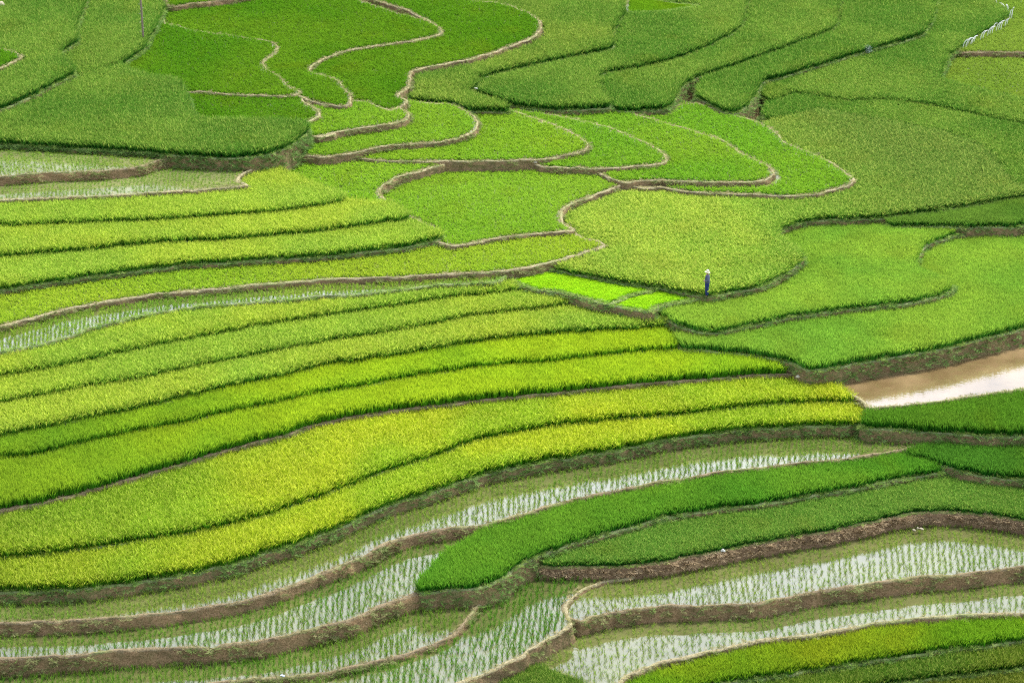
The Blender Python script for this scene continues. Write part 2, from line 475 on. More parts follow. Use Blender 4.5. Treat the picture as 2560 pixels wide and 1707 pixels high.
field('B1', 0.42, .26, P("4:-700,900 0,690 200,640 400,585 600,545 800,515 1000,487 1300,455 1600,428 1900,403;5:0,385 400,375 700,357 1000,342 1210,330 1400,300 1600,250 1780,195 1865,165 1830,140 1740,115 1680,90 1655,62 1600,20 1200,60 900,100 700,60 400,100;4:2080,170 1200,230 600,300 0,390 -700,480"), 'lip', 'straw', 'dense', ((0.35, 0.52, 0.035), (0.44, 0.55, 0.04)), 'wet', 'flooded_paddy', "long seedling strip widening into a pointed pale-bunded end below the large seedling paddy")
field('B2', 0.12, .3, L['B2'] + P("5:1200,310 700,330 0,360;4:1600,400 800,480 0,650 -700,850"), 'lip', 'grass', 'rows', LIM, 'paddy', 'flooded_paddy', "narrow flooded seedling strip glinting white below the straw-topped bund")
field('D1', -0.45, .5, L['D1'] + P("5:1362,435 1330,403 1255,390") + rev(L['B2'])[1:], 'crop', 'grass', 'tall', YEL, 'soil', 'rice_terrace', "topmost yellow-green rice strip, just below the narrow glinting seedling strip")
field('D2', -0.78, .5, L['D2'] + P("5:1765,525 1700,488 1550,468 1400,450") + rev(L['D1'])[1:], 'crop', 'grass', 'tall', YEL, 'soil', 'rice_terrace', "yellow-green rice strip whose tip ends below the lime nursery bed")
field('D3', -1.1, .5, L['D3'] + P("5:2318,688 2250,615 2150,588 1950,570 1800,540") + rev(L['D2'])[1:], 'crop', 'grass', 'tall', YEL, 'soil', 'rice_terrace', "pale yellow-green rice strip ending below the smaller lime nursery bed")
field('D4', -1.5, .5, L['D4'] + P("6:225,778 215,745 100,715 60,705") + rev(L['D3'])[1:], 'crop', 'grass', 'med', YEL3, 'soil', 'rice_terrace', "bright leafy yellow rice strip merging into the green field at its tip")
field('D5', -1.95, .55, L['D5'] + P("6:900,915 850,890 700,865 300,790") + rev(L['D4'])[1:], 'crop', 'earth', 'med', YEL3, 'soil', 'rice_terrace', "bright yellow leafy rice strip ending at a small heap of pale stones")
field('D6', -2.58, .5, L['D6'] + P("6:1230,1105 1130,1065 1000,1035 940,1010") + rev(L['D5'])[1:], 'crop', 'grass', 'tall', YEL2, 'soil', 'rice_terrace', "widest yellow rice strip, its tip touching the brown muddy pond")
field('D7', -3.0, .5, L['D7'] + P("6:1310,1270 1345,1220 1290,1180") + rev(L['D6'])[1:], 'crop', 'grass', 'tall', YEL2, 'soil', 'rice_terrace', "lowest yellow rice strip, with a grassy earth bank down to the long flooded paddy")
field('F1', -3.55, .26, L['F1'] + P("6:1650,1470 1800,1440 1900,1380 1500,1340 900,1320 300,1370;5:1750,1470;8:1000,200 500,370 0,560;7:1500,770 900,880 0,940 -700,960"), 'lip', 'earth', 'rows', SEED, 'paddy', 'flooded_paddy', "long curving flooded paddy of sparse seedlings below the lowest yellow strip")
field('F2', -4.12, .28, P("7:-700,1460 0,1415 300,1395 600,1370 900,1350 1200,1330 1390,1330 1430,1318 1700,1290 2000,1220;8:0,1205 200,1150 400,1065 600,990 720,960 900,850 1000,700 1100,570 900,530 600,570 300,690 0,830;7:1650,980 1100,1080 600,1120 0,1140 -700,1180"), 'lip', 'earth', 'rows', SEEDD, 'paddy', 'flooded_paddy', "flooded seedling paddy tapering between two bare earth banks, beside the deep green leafy field")
field('G1', -4.02, .45, P("8:640,925 800,918 1000,900 1180,850 1300,745 1450,680 1700,600 2000,520;9:0,440 100,425 300,395 600,365 900,310 1200,262 1500,203 1700,168 1840,145 1780,110 1520,60 1400,60 1100,90 700,130 300,180 0,235;8:2000,275 1650,350 1400,420 1230,475 1085,555 1000,610 850,690 700,840"), 'crop', 'grass', 'med', DEEP, 'soil', 'rice_terrace', "deep green leafy rice strip with a blunt rounded end beside flooded paddies")
field('H1', -4.5, .4, P("8:1440,765 1700,768 2000,762;9:0,735 100,715 300,680 600,620 900,565 1200,515 1450,455 1600,428 1800,412 2000,422 2200,447 2352,468 3000,560 3000,250 2352,215 1850,150 1500,190 900,300 300,380 0,425;8:2000,510 1700,590 1450,680 1400,735"), 'crop', 'fern', 'green', ((0.18, 0.34, 0.045), (0.25, 0.385, 0.055)), 'soil', 'rice_terrace', "fine textured green rice field above a bank of red-brown dry ferns")
field('E7', -3.78, .45, P("9:1530,30 1700,78 1850,113 2000,155 2200,188 2352,200 3000,230;6:3000,1380 2352,1380 1900,1375 1800,1420 1700,1455 1540,1495"), 'crop', 'grass', 'med', ((0.12, 0.30, 0.03), (0.16, 0.32, 0.03)), 'soil', 'rice_terrace', "pointed green rice field at the end of the long flooded paddy")
field('E6', -2.85, .55, P("6:1300,1308 1500,1320 1800,1340 2100,1360 2352,1355 3000,1345 3000,960 2352,1085 2000,1140 1700,1185 1500,1205 1360,1222 1330,1270"), 'crop', 'grass', 'med', ((0.15, 0.32, 0.025), (0.20, 0.34, 0.03)), 'soil', 'rice_terrace', "green rice field overlapping the near edge of the brown muddy pond")
field('PN', -2.3, 0, P("6:1250,1150 1310,1190 1360,1225 1500,1215 1700,1195 2000,1150 2352,1095 3000,980 3000,640 2352,740 1700,870 1200,980 1050,1000 1100,1060"), 'lip', 'straw', None, None, 'pond', 'muddy_pond', "brown muddy pond without plants, glaring white below a tall earth bank")
field('E2', -1.34, .5, P("6:150,805 300,815 500,830 700,860 850,890 930,935 1000,938 1200,905 1500,855 1800,800 2100,730 2352,665 3000,480 3000,-60 2352,60 2280,60 2040,50 1700,150 1680,300 1850,420 1700,490 1200,550 600,650 300,700 200,690 80,660 60,720 100,770"), 'crop', 'grass', 'med', GRN, 'soil', 'rice_terrace', "large bright green rice field above the brown pond's tall bank")
field('E0', -0.25, .42, P("6:1480,5 1600,12 1800,15 2000,12 2150,12 2290,15 2352,0 3000,-60;3:3000,1200 2352,1290 1900,1350 1500,1390"), 'crop', 'grass', 'med', OLV, 'soil', 'rice_terrace', "thin green rice strip squeezed below the huge tall field's dark edge")
field('E1', -0.66, .42, P("6:-80,575 0,600 80,650 200,685 300,700 450,678 600,642 900,588 1200,548 1500,518 1700,488 1800,458 1880,415 1800,370 1690,330 1648,290 1660,200 1700,140 1850,82 2010,38;3:2000,1420 1500,1380 1000,1380;6:680,20 650,120 800,230 700,310 500,380 300,420 200,450 0,530;5:2150,560"), 'crop', 'grass', 'med', GRN, 'soil', 'rice_terrace', "bright green leafy rice field right in front of the standing person")
field('N1', -0.12, .14, P("5:1255,395 1370,445 1430,456 1600,476 1780,526 1890,545 2040,495 2190,455 2190,420 1900,370 1500,300 1300,330"), 'lip', 'grass', 'nursery', NURS, 'wet', 'nursery_bed', "larger lime green seedling nursery bed below the bare earth corner")
field('N2', -0.2, .14, P("5:1890,552 1950,568 2050,585 2160,598;6:0,556 120,535 250,508 280,480 100,430;5:2190,440 2000,480"), 'lip', 'grass', 'nursery', NURS, 'wet', 'nursery_bed', "smaller lime green nursery bed tapering to the standing person's feet")
field('C1', 0.03, .42, P("5:1490,282 1700,322 1900,360 2100,395;6:0,408 104,434 200,455 300,465 400,448 520,424 650,390 750,340 850,275 895,220 870,185 760,115 722,65 735,38;3:850,1430 1000,1405 1300,1400 1600,1372 1900,1332 2100,1295 2352,1255 3000,1100 3000,1000 2300,1100 2150,950 1900,830 1300,710 1000,680 700,790 500,900 400,1100 100,1100;2:1990,1150 1800,1230 1600,1290 1540,1390 1600,1500;5:1600,60 1640,110 1750,150 1700,190 1550,250"), 'crop', 'grass', 'tall', LIM, 'soil', 'rice_terrace', "huge tall pale green rice field behind the standing person")
field('C1b', 0.08, .42, P("3:900,730 1000,705 1300,755 1600,805 1900,875 2100,955 2200,1045 2290,1170 2352,1200 3000,1050 3000,700 2352,740 2000,690 1700,640 1450,610 1200,610 900,560 700,650 700,760"), 'crop', 'grass', 'green', OLV, 'soil', 'rice_terrace', "dull green rice shelf one faint step above the huge pale green field")
field('C2', 0.22, .46, P("3:700,640 850,590 1200,640 1450,635 1700,660 2000,720 2352,790 3000,900 3000,620 2352,640 2000,565 1870,530 1795,505 1830,400 1855,340 2000,240 2180,130 2245,80 2180,30 2100,-15 2050,-250 1600,-250 1650,100 1500,230 1000,370 650,480"), 'crop', 'grass', 'green', OLV, 'soil', 'rice_terrace', "tall dull green rice field edged by the bent white stake fence")
field('K5', 0.72, .58, P("3:1745,100 1690,185 1600,222 1300,308 1000,398 800,460 640,505 600,570 450,700 300,640 230,600 300,470 600,370 1000,220 1120,130 1130,-250 1720,-250 1760,50"), 'crop', 'grass', 'green', OLV, 'soil', 'rice_terrace', "tall green rice strip next uphill from the stake-fenced field, grey shrub at its edge")
field('K4', 1.0, .58, P("3:1112,125 1080,172 900,240 600,348 400,418 200,478 95,545 60,610 40,650 0,672;2:2150,680 2050,690 1950,690 1850,650 1800,560 1850,450 2100,400;3:100,340 400,220 500,130 500,-250 1130,-250 1125,60"), 'crop', 'grass', 'green', OLV, 'soil', 'rice_terrace', "tall green rice strip second uphill from the stake-fenced field")
field('K2', 1.32, .58, P("3:495,150 400,213 200,308 0,372;2:2150,395 2000,425 1840,452 1815,520 1850,600 1880,665 1800,672 1600,680 1400,672 1240,645 1100,598 1050,580 1000,540 1100,450 1500,370 1850,290 1880,150 1950,60 1980,-250;3:520,-250 510,60"), 'crop', 'grass', 'green', OLV, 'soil', 'rice_terrace', "tall green rice field curling round a pale grassy bund corner with a white scrap")
field('K0', 1.62, .16, P("2:1985,75 2100,82 2240,78;3:100,62 230,40 120,22 0,5;2:2150,-8 2050,-40 1930,-20 1940,20"), 'lip', 'grass', 'nursery', ((0.16, 0.34, 0.012), (0.2, 0.36, 0.015)), 'wet', 'nursery_bed', "bright short seedling bed among tall green rice")
field('K1', 1.68, .58, P("2:1975,70 1930,130 1900,190 1895,250 1905,285 1700,330 1500,370 1300,410 1100,460 1020,490 1010,530 960,560 960,590 1000,605 1100,640 1230,690 1150,690 1040,690 950,690 850,668 700,655 600,640 500,600 540,480 600,420 850,380 1050,340 1250,270 1380,200 1400,150 1300,80 1000,20 900,-250 1960,-250 1980,0"), 'crop', 'grass', 'green', ((0.155, 0.29, 0.034), (0.235, 0.345, 0.045)), 'soil', 'rice_terrace', "tall yellowish green rice field beside the vivid seedling field's curved bund")
field('M2', 2.4, .28, P("2:900,-100 1000,2 1150,15 1250,40 1350,75 1420,115 1443,150 1440,185 1400,235 1250,295 1050,365 850,410 620,455 592,490 582,560 515,620 560,655 530,690 450,720 300,660 100,650 50,540 -80,460 50,360 400,270 700,200 760,170 600,80 300,-40 250,-250 800,-250"), 'lip', 'straw', 'dense', VIVD, 'wet', 'rice_terrace', "large vivid green seedling field bounded by the tall yellowish rice")
field('M1R', 2.62, .28, P("2:240,-20 270,0 450,65 700,135 780,170 803,205 750,232 600,262 400,292 200,325 60,370;1:2085,400 2025,450 2060,475 2200,515 2250,570 2295,635 2250,690 2050,660 1950,620 1850,540 1700,420 1760,330 1700,290 1300,220 1100,190 1050,100 1000,50 1100,0 1400,-60 1700,-150;2:0,-250 200,-250"), 'lip', 'straw', 'dense', VIVD, 'wet', 'rice_terrace', "vivid green seedling field with a bund shaped like a hooked tongue")
field('M0', 3.1, .28, P("1:1105,38 1250,22 1400,6 1560,-14 1800,-80 2100,-250 1050,-250 1080,0"), 'lip', 'earth', 'dense', VIVD, 'wet', 'rice_terrace', "vivid green terrace on top of a brown earth wall beside the pole's field")
field('M1L', 2.72, .28, P("1:1085,150 1300,200 1600,240 1740,265 1800,285 1820,305 1800,345 1722,405 1740,440 1830,500 1900,570 1960,600 1900,622 1850,628 1500,613 1240,600 1150,640 1050,570 800,520 760,420 880,330 980,200 1030,150"), 'lip', 'straw', 'dense', VIVD, 'wet', 'rice_terrace', "vivid green seedling field below the wooden pole")
field('M4', 2.55, .26, P("1:1950,608 1990,660 2060,705 2090,735 2080,765 2000,795 1960,805 1900,850 1300,820 1200,720 1220,600 1300,560 1850,590 1930,600"), 'lip', 'straw', 'dense', VIVD, 'wet', 'rice_terrace', "small vivid green seedling plot tucked behind the broad tall green field")
field('M5', 2.35, .26, P("2:180,620 330,636 400,662 500,690 570,733 584,757 550,785 460,806 200,842 0,880;1:2200,865 2060,890 1990,860 1950,800 2000,740 1950,650 2000,590 2200,600"), 'lip', 'straw', 'dense', VIV, 'wet', 'rice_terrace', "small round-ended seedling plot between two vivid green plots")
field('M6', 1.85, .26, P("2:545,650 700,668 840,676 950,715 1010,760 1037,800 1010,850 930,890 800,920 550,940 350,965 200,1000 0,1022;1:2060,1015 1960,1003 1900,930 1980,850 2060,860 2340,800;2:400,780 520,750 480,720 450,690"), 'lip', 'straw', 'dense', VIV, 'wet', 'rice_terrace', "vivid green plot ending in a rounded nose over a brown bank")
field('M7', 1.45, .26, P("2:1040,706 1250,722 1400,766 1550,820 1680,880 1740,920 1757,955 1730,980 1650,1002 1450,1035 1200,1046 860,1050 400,1046 240,1027 150,970 400,920 800,880 950,840 960,780 900,720 950,690"), 'lip', 'straw', 'dense', ((0.25, 0.45, 0.03), (0.31, 0.47, 0.03)), 'wet', 'rice_terrace', "oval bright seedling plot directly above the large seedling paddy")
field('M8', 1.15, .26, P("2:1240,712 1500,742 1700,782 1900,832 2050,892 2180,952 2255,1012 2266,1045 2200,1068 2100,1082 1850,1096 1600,1091 1450,1081 1390,1062 1300,1020 1600,960 1650,900 1400,800 1150,730"), 'lip', 'straw', 'dense', VIV, 'wet', 'rice_terrace', "crescent green seedling plot with a white stone at one end of its bund")
field('M9', .9, .26, P("2:1230,665 1400,688 1600,692 1800,683 1950,702 2100,752;3:30,805 200,850 400,920 480,980 600,1035 690,1085 727,1130 690,1162 600,1180 400,1187 200,1182 0,1172;2:2100,1176 1990,1186 1900,1165 1840,1130 1830,1080 2200,1040 2200,990 2000,900 1600,790 1280,700"), 'lip', 'straw', 'dense', VIV, 'wet', 'rice_terrace', "long curved seedling plot between the crescent plot and the outermost one")
field('M10', .6, .26, P("2:2050,715;3:0,690 150,673 225,672 450,745 650,810 740,870 800,930 950,990 1100,1060 1200,1130 1248,1168 1220,1197 1000,1262 800,1275 500,1262 200,1252 0,1222;2:2100,1225 2000,1195 1960,1170;3:200,1150 600,1150 680,1120 400,960 0,830;2:2100,790 1980,730"), 'lip', 'straw', 'dense', VIV, 'wet', 'rice_terrace', "outermost curved seedling plot, bordered by the huge tall rice field")
field('PK3', 0.68, .24, P("2:1990,1182 1900,1232 1750,1287 1620,1337 1577,1390 1582,1440 1620,1480 1660,1497;5:1550,75 1350,92 1150,117 1000,147 860,167 800,150 700,110;2:740,1490 640,1440 530,1380 400,1290 420,1220 550,1120 860,1030 1300,1030 1600,1070 1850,1080 1870,1130"), 'lip', 'straw', 'dense', ((0.29, 0.50, 0.035), (0.34, 0.51, 0.04)), 'wet', 'flooded_paddy', "large seedling paddy with visible planting rows below a tall grassy bank")
field('PK2', 1.25, .24, P("2:860,1056 700,1100 520,1150 430,1200 382,1250 400,1285 442,1312 400,1340 200,1320;1:2100,1270 1850,1160 1750,1060 1800,990 1950,960;2:0,980 200,970 400,1030 860,1030"), 'lip', 'straw', 'dense', ((0.27, 0.48, 0.03), (0.32, 0.49, 0.035)), 'wet', 'flooded_paddy', "small wet seedling paddy with a thick curved earth wall at one side")
field('Q1', -4.9, .36, P("8:1055,1020 1012,1080 950,1180 850,1262 700,1332 500,1392 300,1442 100,1482;7:2090,1502 1900,1522 1700,1537 1450,1560 1000,1610 400,1660 -700,1750 -700,1440 0,1380 900,1320 1500,1300 2000,1190;8:400,1040 700,930 1000,900"), 'lip', 'earth', 'rows', SEEDD, 'paddy', 'flooded_paddy', "deep green seedling paddy between the notched earth bank and a thin low bund")
field('Q2', -5.1, .36, P("8:2045,872 1900,890 1750,940 1640,1022 1605,1080 1635,1140 1645,1190 1500,1272 1300,1402 1100,1492 870,1575 600,1680 -300,1850;7:-700,1950 -700,1700 400,1640 1450,1540;8:0,1480 500,1370 850,1230 1020,1040 1050,900 1200,830 1400,700 1700,740 2000,740 2060,800"), 'lip', 'straw', 'rows', SEEDD, 'paddy', 'flooded_paddy', "deep green seedling paddy bordered by a thick pale hooked bund")
field('R1', -5.2, .24, P("8:1700,1160 1740,1148 1900,1110 2100,1082;9:0,1068 100,1066 300,1055 600,1040 900,990 1100,955 1400,915 1600,880 1900,860 2150,830 2352,800 3000,720 3000,520 2352,450 1900,420 1500,470 900,580 300,690 0,740;8:2100,770 1850,850 1650,960 1580,1050 1600,1120"), 'lip', 'earth', 'rows', SEED, 'paddy', 'flooded_paddy', "open flooded paddy with sparse seedlings at the foot of the dry fern bank")
field('R2', -5.9, .22, P("9:3000,1060 2352,1106 2000,1120 1700,1140 1500,1156 1300,1190 1000,1240 700,1276 400,1336 150,1392;8:2240,1428 2150,1462 2050,1502 1960,1570 1880,1640 1700,1560 1480,1470 1380,1440 1350,1390 1500,1240 1680,1150 2100,1040;9:300,1010 1000,930 1600,840 2352,760 3000,680"), 'lip', 'straw', 'rows', SEED, 'paddy', 'flooded_paddy', "lowest flooded paddy, with clear water at its muddy corner below a bare earth wall")
field('V1', -6.12, .42, P("8:900,1560 1100,1490 1330,1415 1480,1445 1700,1505 1850,1562 1950,1650 1950,1900 200,1900 600,1680"), 'crop', 'grass', 'tall', ((0.12, 0.25, 0.03), (0.15, 0.27, 0.03)), 'soil', 'rice_terrace', "dense green rice patch in front of the lowest flooded paddy's clear corner")
field('W1', -6.38, .4, L['W1'] + P("9:3000,1000 2352,1060 1500,1110 700,1230 150,1345;8:2240,1385 2080,1460 1990,1540 1930,1640 1940,1700"), 'crop', 'grass', 'med', ((0.24, 0.42, 0.022), (0.40, 0.46, 0.022)), 'soil', 'rice_terrace', "golden tinged green rice strip just below the lowest flooded paddy")
field('W2', -6.82, .4, L['W2'] + rev(L['W1']), 'crop', 'grass', 'tall', ((0.11, 0.22, 0.02), (0.16, 0.24, 0.02)), 'soil', 'rice_terrace', "green rice strip one step below the golden tinged strip")
field('W3', -7.25, .4, P("9:-300,2000 3000,1900") + rev(L['W2']), 'crop', 'grass', 'tall', ((0.10, 0.19, 0.02), (0.15, 0.20, 0.02)), 'soil', 'rice_terrace', "lowest green rice strip, two steps below the golden tinged strip")
field('X1', 0.12, .24, P("3:1965,342 2000,336 2352,341 3000,350 3000,-250 2080,-250 2150,20 2200,80 2100,150 1950,240 1900,320"), 'lip', 'earth', 'dense', ((0.24, 0.36, 0.04), (0.29, 0.38, 0.05)), 'wet', 'flooded_paddy', "seedling paddy on top of a reddish bank behind the bent white stakes")
field('X2', -0.33, .24, P("3:3000,320 2352,320 2000,315 1900,320 1830,420 1800,520 2000,600 2352,700 3000,800"), 'lip', 'earth', 'dense', ((0.24, 0.36, 0.04), (0.29, 0.38, 0.05)), 'wet', 'flooded_paddy', "seedling paddy below the reddish bank, next to the stake-fenced field")

# ------------------------------------------------------------------ outline geometry


def resample(pts, step):
    """closed Catmull-Rom through pts, resampled evenly"""
    p = np.array(pts, float)
    d = np.hypot(*(p - np.roll(p, 1, 0)).T)
    p = p[d > 0.15]
    n = len(p)
    dense = []
    for i in range(n):
        p0, p1, p2, p3 = p[i - 1], p[i], p[(i + 1) % n], p[(i + 2) % n]
        ch = math.hypot(*(p2 - p1))
        k = max(2, int(ch / 0.1))
        # centripetal-like tangents limited by chord to avoid overshoot
        t1 = (p2 - p0); t2 = (p3 - p1)
        m1 = t1 / (np.hypot(*t1) + 1e-9) * ch; m2 = t2 / (np.hypot(*t2) + 1e-9) * ch
        t = np.linspace(0, 1, k, endpoint=False)[:, None]
        h00 = 2 * t**3 - 3 * t**2 + 1; h10 = t**3 - 2 * t**2 + t; h01 = -2 * t**3 + 3 * t**2; h11 = t**3 - t**2
        dense.append(h00 * p1 + h10 * m1 * 0.8 + h01 * p2 + h11 * m2 * 0.8)
    q = np.concatenate(dense)
    seg = np.hypot(*(np.roll(q, -1, 0) - q).T)
    s = np.concatenate([[0], np.cumsum(seg)])
    m = max(12, int(s[-1] / step))
    ss = np.linspace(0, s[-1], m, endpoint=False)
    qx = np.interp(ss, s, np.append(q[:, 0], q[0, 0])); qy = np.interp(ss, s, np.append(q[:, 1], q[0, 1]))
    return np.stack([qx, qy], 1)


def area2(p):
    x, y = p[:, 0], p[:, 1]
    return np.sum(x * np.roll(y, -1) - np.roll(x, -1) * y)


def normals(p):
    t = np.roll(p, -1, 0) - np.roll(p, 1, 0)
    t /= (np.hypot(t[:, 0], t[:, 1])[:, None] + 1e-9)
    for _ in range(2):
        t = t + 0.5 * np.roll(t, 1, 0) + 0.5 * np.roll(t, -1, 0)
        t /= (np.hypot(t[:, 0], t[:, 1])[:, None] + 1e-9)
    return np.stack([t[:, 1], -t[:, 0]], 1)      # outward for counter-clockwise


for k, f in FD.items():
    zt = f['z'] + (f['h'] * 0.82 if f['trace'] == 'crop' else 0.1)
    pl = [proj(u, v, zt) for u, v in f['px']]
    c = resample(pl, 0.25)
    if area2(c) < 0:
        c = c[::-1].copy()
    if f['trace'] == 'crop':
        c = c + normals(c) * 0.14
        c = resample(c[::2], 0.25)
        if area2(c) < 0:
            c = c[::-1].copy()
    f['far'] = c[:, 1].mean() > 162
    nn = normals(c)
    wob = (fbm(c[:, 0] * 0.9, c[:, 1] * 0.9, 5) - 0.5) * 0.28
    f['c'] = c + nn * wob[:, None]
    f['n'] = nn

# plan raster: which terrace lies on top at each spot
GX0, GY0, GS = -52.0, 84.0, 0.1
GW, GH = 1040, 2200


def fill(mask, c):
    ys = GY0 + (np.arange(GH) + 0.5) * GS
    x1, y1 = c[:, 0], c[:, 1]
    x2, y2 = np.roll(x1, -1), np.roll(y1, -1)
    j0 = max(0, int((c[:, 1].min() - GY0) / GS)); j1 = min(GH, int((c[:, 1].max() - GY0) / GS) + 1)
    for j in range(j0, j1):
        y = ys[j]
        m = (y1 <= y) != (y2 <= y)
        if not m.any():
            continue
        xs = np.sort(x1[m] + (y - y1[m]) / (y2[m] - y1[m]) * (x2[m] - x1[m]))
        for a, b in zip(xs[0::2], xs[1::2]):
            i0 = max(0, int(math.ceil((a - GX0) / GS - 0.5))); i1 = min(GW, int(math.ceil((b - GX0) / GS - 0.5)))
            if i1 > i0:
                mask[j, i0:i1] = True


order = sorted(FD, key=lambda k: FD[k]['z'])
top = np.full((GH, GW), -1, np.int16)
ZL = np.array([FD[k]['z'] for k in order] + [-99.0])
for i, k in enumerate(order):
    m = np.zeros((GH, GW), bool)
    fill(m, FD[k]['c'])
    top[m] = i
    FD[k]['id'] = i


def top_at(x, y):
    i = np.clip(((x - GX0) / GS).astype(int), 0, GW - 1); j = np.clip(((y - GY0) / GS).astype(int), 0, GH - 1)
    return top[j, i]


# ------------------------------------------------------------------ hillside under the terraces (structure)
hx = np.concatenate([np.linspace(-400, -60, 9), np.linspace(-52, 52, 53), np.linspace(60, 400, 9)])
hy = np.concatenate([np.linspace(-60, 70, 8), np.linspace(84, 304, 111), np.linspace(320, 900, 10)])
# coarse map of levels, spread outwards
cs = 20
zz = np.where(top >= 0, ZL[top], np.nan)
zc = np.full((GH // cs, GW // cs), np.nan)
for j in range(GH // cs):
    for i in range(GW // cs):
        b = zz[j * cs:(j + 1) * cs, i * cs:(i + 1) * cs]
        if np.isfinite(b).any():
            zc[j, i] = np.nanmin(b)
known = np.argwhere(np.isfinite(zc))
kx = GX0 + (known[:, 1] + 0.5) * cs * GS; ky = GY0 + (known[:, 0] + 0.5) * cs * GS; kz = zc[known[:, 0], known[:, 1]]


def base_z(x, y):
    d2 = (kx - x) ** 2 + (ky - y) ** 2
    near = np.argsort(d2)[:9]
    wt = 1 / (d2[near] + 0.6)
    return float((kz[near] * wt).sum() / wt.sum()) - (1.1 if d2[near[0]] < 6 else 0.75)


me = bpy.data.meshes.new("hillside")
V = []
for y in hy:
    for x in hx:
        zv = base_z(x, y)
        if y < 84:
            zv -= (84 - y) * 0.12
        V.append((x, y, zv + (vnoise(np.array([x * .2]), np.array([y * .2]), 3)[0] - .5) * .3))
F = []
nx = len(hx)
for j in range(len(hy) - 1):
    for i in range(nx - 1):
        F.append((j * nx + i, j * nx + i + 1, (j + 1) * nx + i + 1, (j + 1) * nx + i))
me.from_pydata(V, [], F)
me.materials.append(M_GROUND)
o = bpy.data.objects.new("hillside", me)
C.objects.link(o)
o['kind'] = 'structure'
for p in me.polygons:
    p.use_smooth = True

# ------------------------------------------------------------------ terraces
RINGS_LIP = [(-.27, -.06, .35), (-.21, .04, .8), (-.15, .085, 1), (-.07, .10, 1), (-.01, .075, .95), (.03, .0, .5), (.06, -.11, .1), (.09, -.28, .0), (.13, -.53, 0), (.18, -.85, 0), (.27, -1.3, 0), (.45, -2.1, 0)]
RINGS_CROP = [(-.34, -.04, .6), (-.24, .02, .9), (-.16, .04, 1), (-.06, .045, 1), (.0, .03, .95), (.03, -.03, .55), (.055, -.13, .15), (.08, -.30, .0), (.11, -.55, 0), (.16, -.9, 0), (.24, -1.35, 0), (.42, -2.2, 0)]


def build_bank(f, root):
    c, n = f['c'], f['n']
    rings = RINGS_CROP if f['trace'] == 'crop' else RINGS_LIP
    m = len(c)
    co, lip = [], []
    for ri, (of, dz, lp) in enumerate(rings):
        amp = 0.03 if ri < 5 else 0.13
        ds = (fbm(c[:, 0] * 2.0 + dz * 4.1, c[:, 1] * 2.0 + dz * 3.3, 11 + ri // 3, 4) - .5) * 2 * amp
        zj = (fbm(c[:, 0] * 1.3, c[:, 1] * 1.3, 21) - .5) * (0.17 if ri < 6 and ri > 0 else 0.0)
        of_ = of * ((.66 if f['far'] else .85) if of < 0 else 1.0)
        dz_ = dz * (.75 if f['far'] and dz > 0 else 1.0)
        wv = 0.62 + 0.85 * fbm(c[:, 0] * .55, c[:, 1] * .55, 61) if of < 0 else 1.0
        q = c + n * (of_ * wv + ds)[:, None]
        if f.get('notch'):
            nd = np.hypot(c[:, 0] - f['notch'][0], c[:, 1] - f['notch'][1])
            nk = np.exp(-(nd / .22) ** 2)
            zj = zj - nk * (.16 if ri < 6 else 0)
            q = q - n * (nk * (.16 if ri >= 5 else 0))[:, None]
        co.append(np.concatenate([q, (f['z'] + dz_ + zj)[:, None]], 1))
        lip.append(np.full(m, lp))
    co = np.concatenate(co) - np.array(root.location)[None]
    idx = np.arange(m); nxt = (idx + 1) % m
    faces = []
    for r in range(len(rings) - 1):
        a = r * m
        faces.append(np.stack([a + idx, a + m + idx, a + m + nxt, a + nxt], 1))
    faces = np.concatenate(faces)
    me = bpy.data.meshes.new("earth_bank")
    me.from_pydata(co.tolist(), [], faces.tolist())
    me.attributes.new('lip', 'FLOAT', 'POINT').data.foreach_set('value', np.concatenate(lip).astype(np.float32))
    me.materials.append(BANK[f['bank']])
    me.polygons.foreach_set('use_smooth', np.ones(len(faces), bool))
    o = bpy.data.objects.new("earth_bank", me)
    C.objects.link(o)
    o.parent = root
    # level surface
    q = c - n * 0.12
    me = bpy.data.meshes.new("surface")
    z = f['z'] - 0.005
    me.from_pydata((np.concatenate([q, np.full((m, 1), z)], 1) - np.array(root.location)[None]).tolist(), [], [tuple(range(m))])
    me.materials.append(M_SOIL if f['surf'] == 'soil' else WATER[f['surf']])
    s = bpy.data.objects.new({'soil': 'field_soil', 'wet': 'wet_mud', 'paddy': 'water', 'dull': 'water', 'pond': 'water'}[f['surf']], me)
    C.objects.link(s)
    s.parent = root


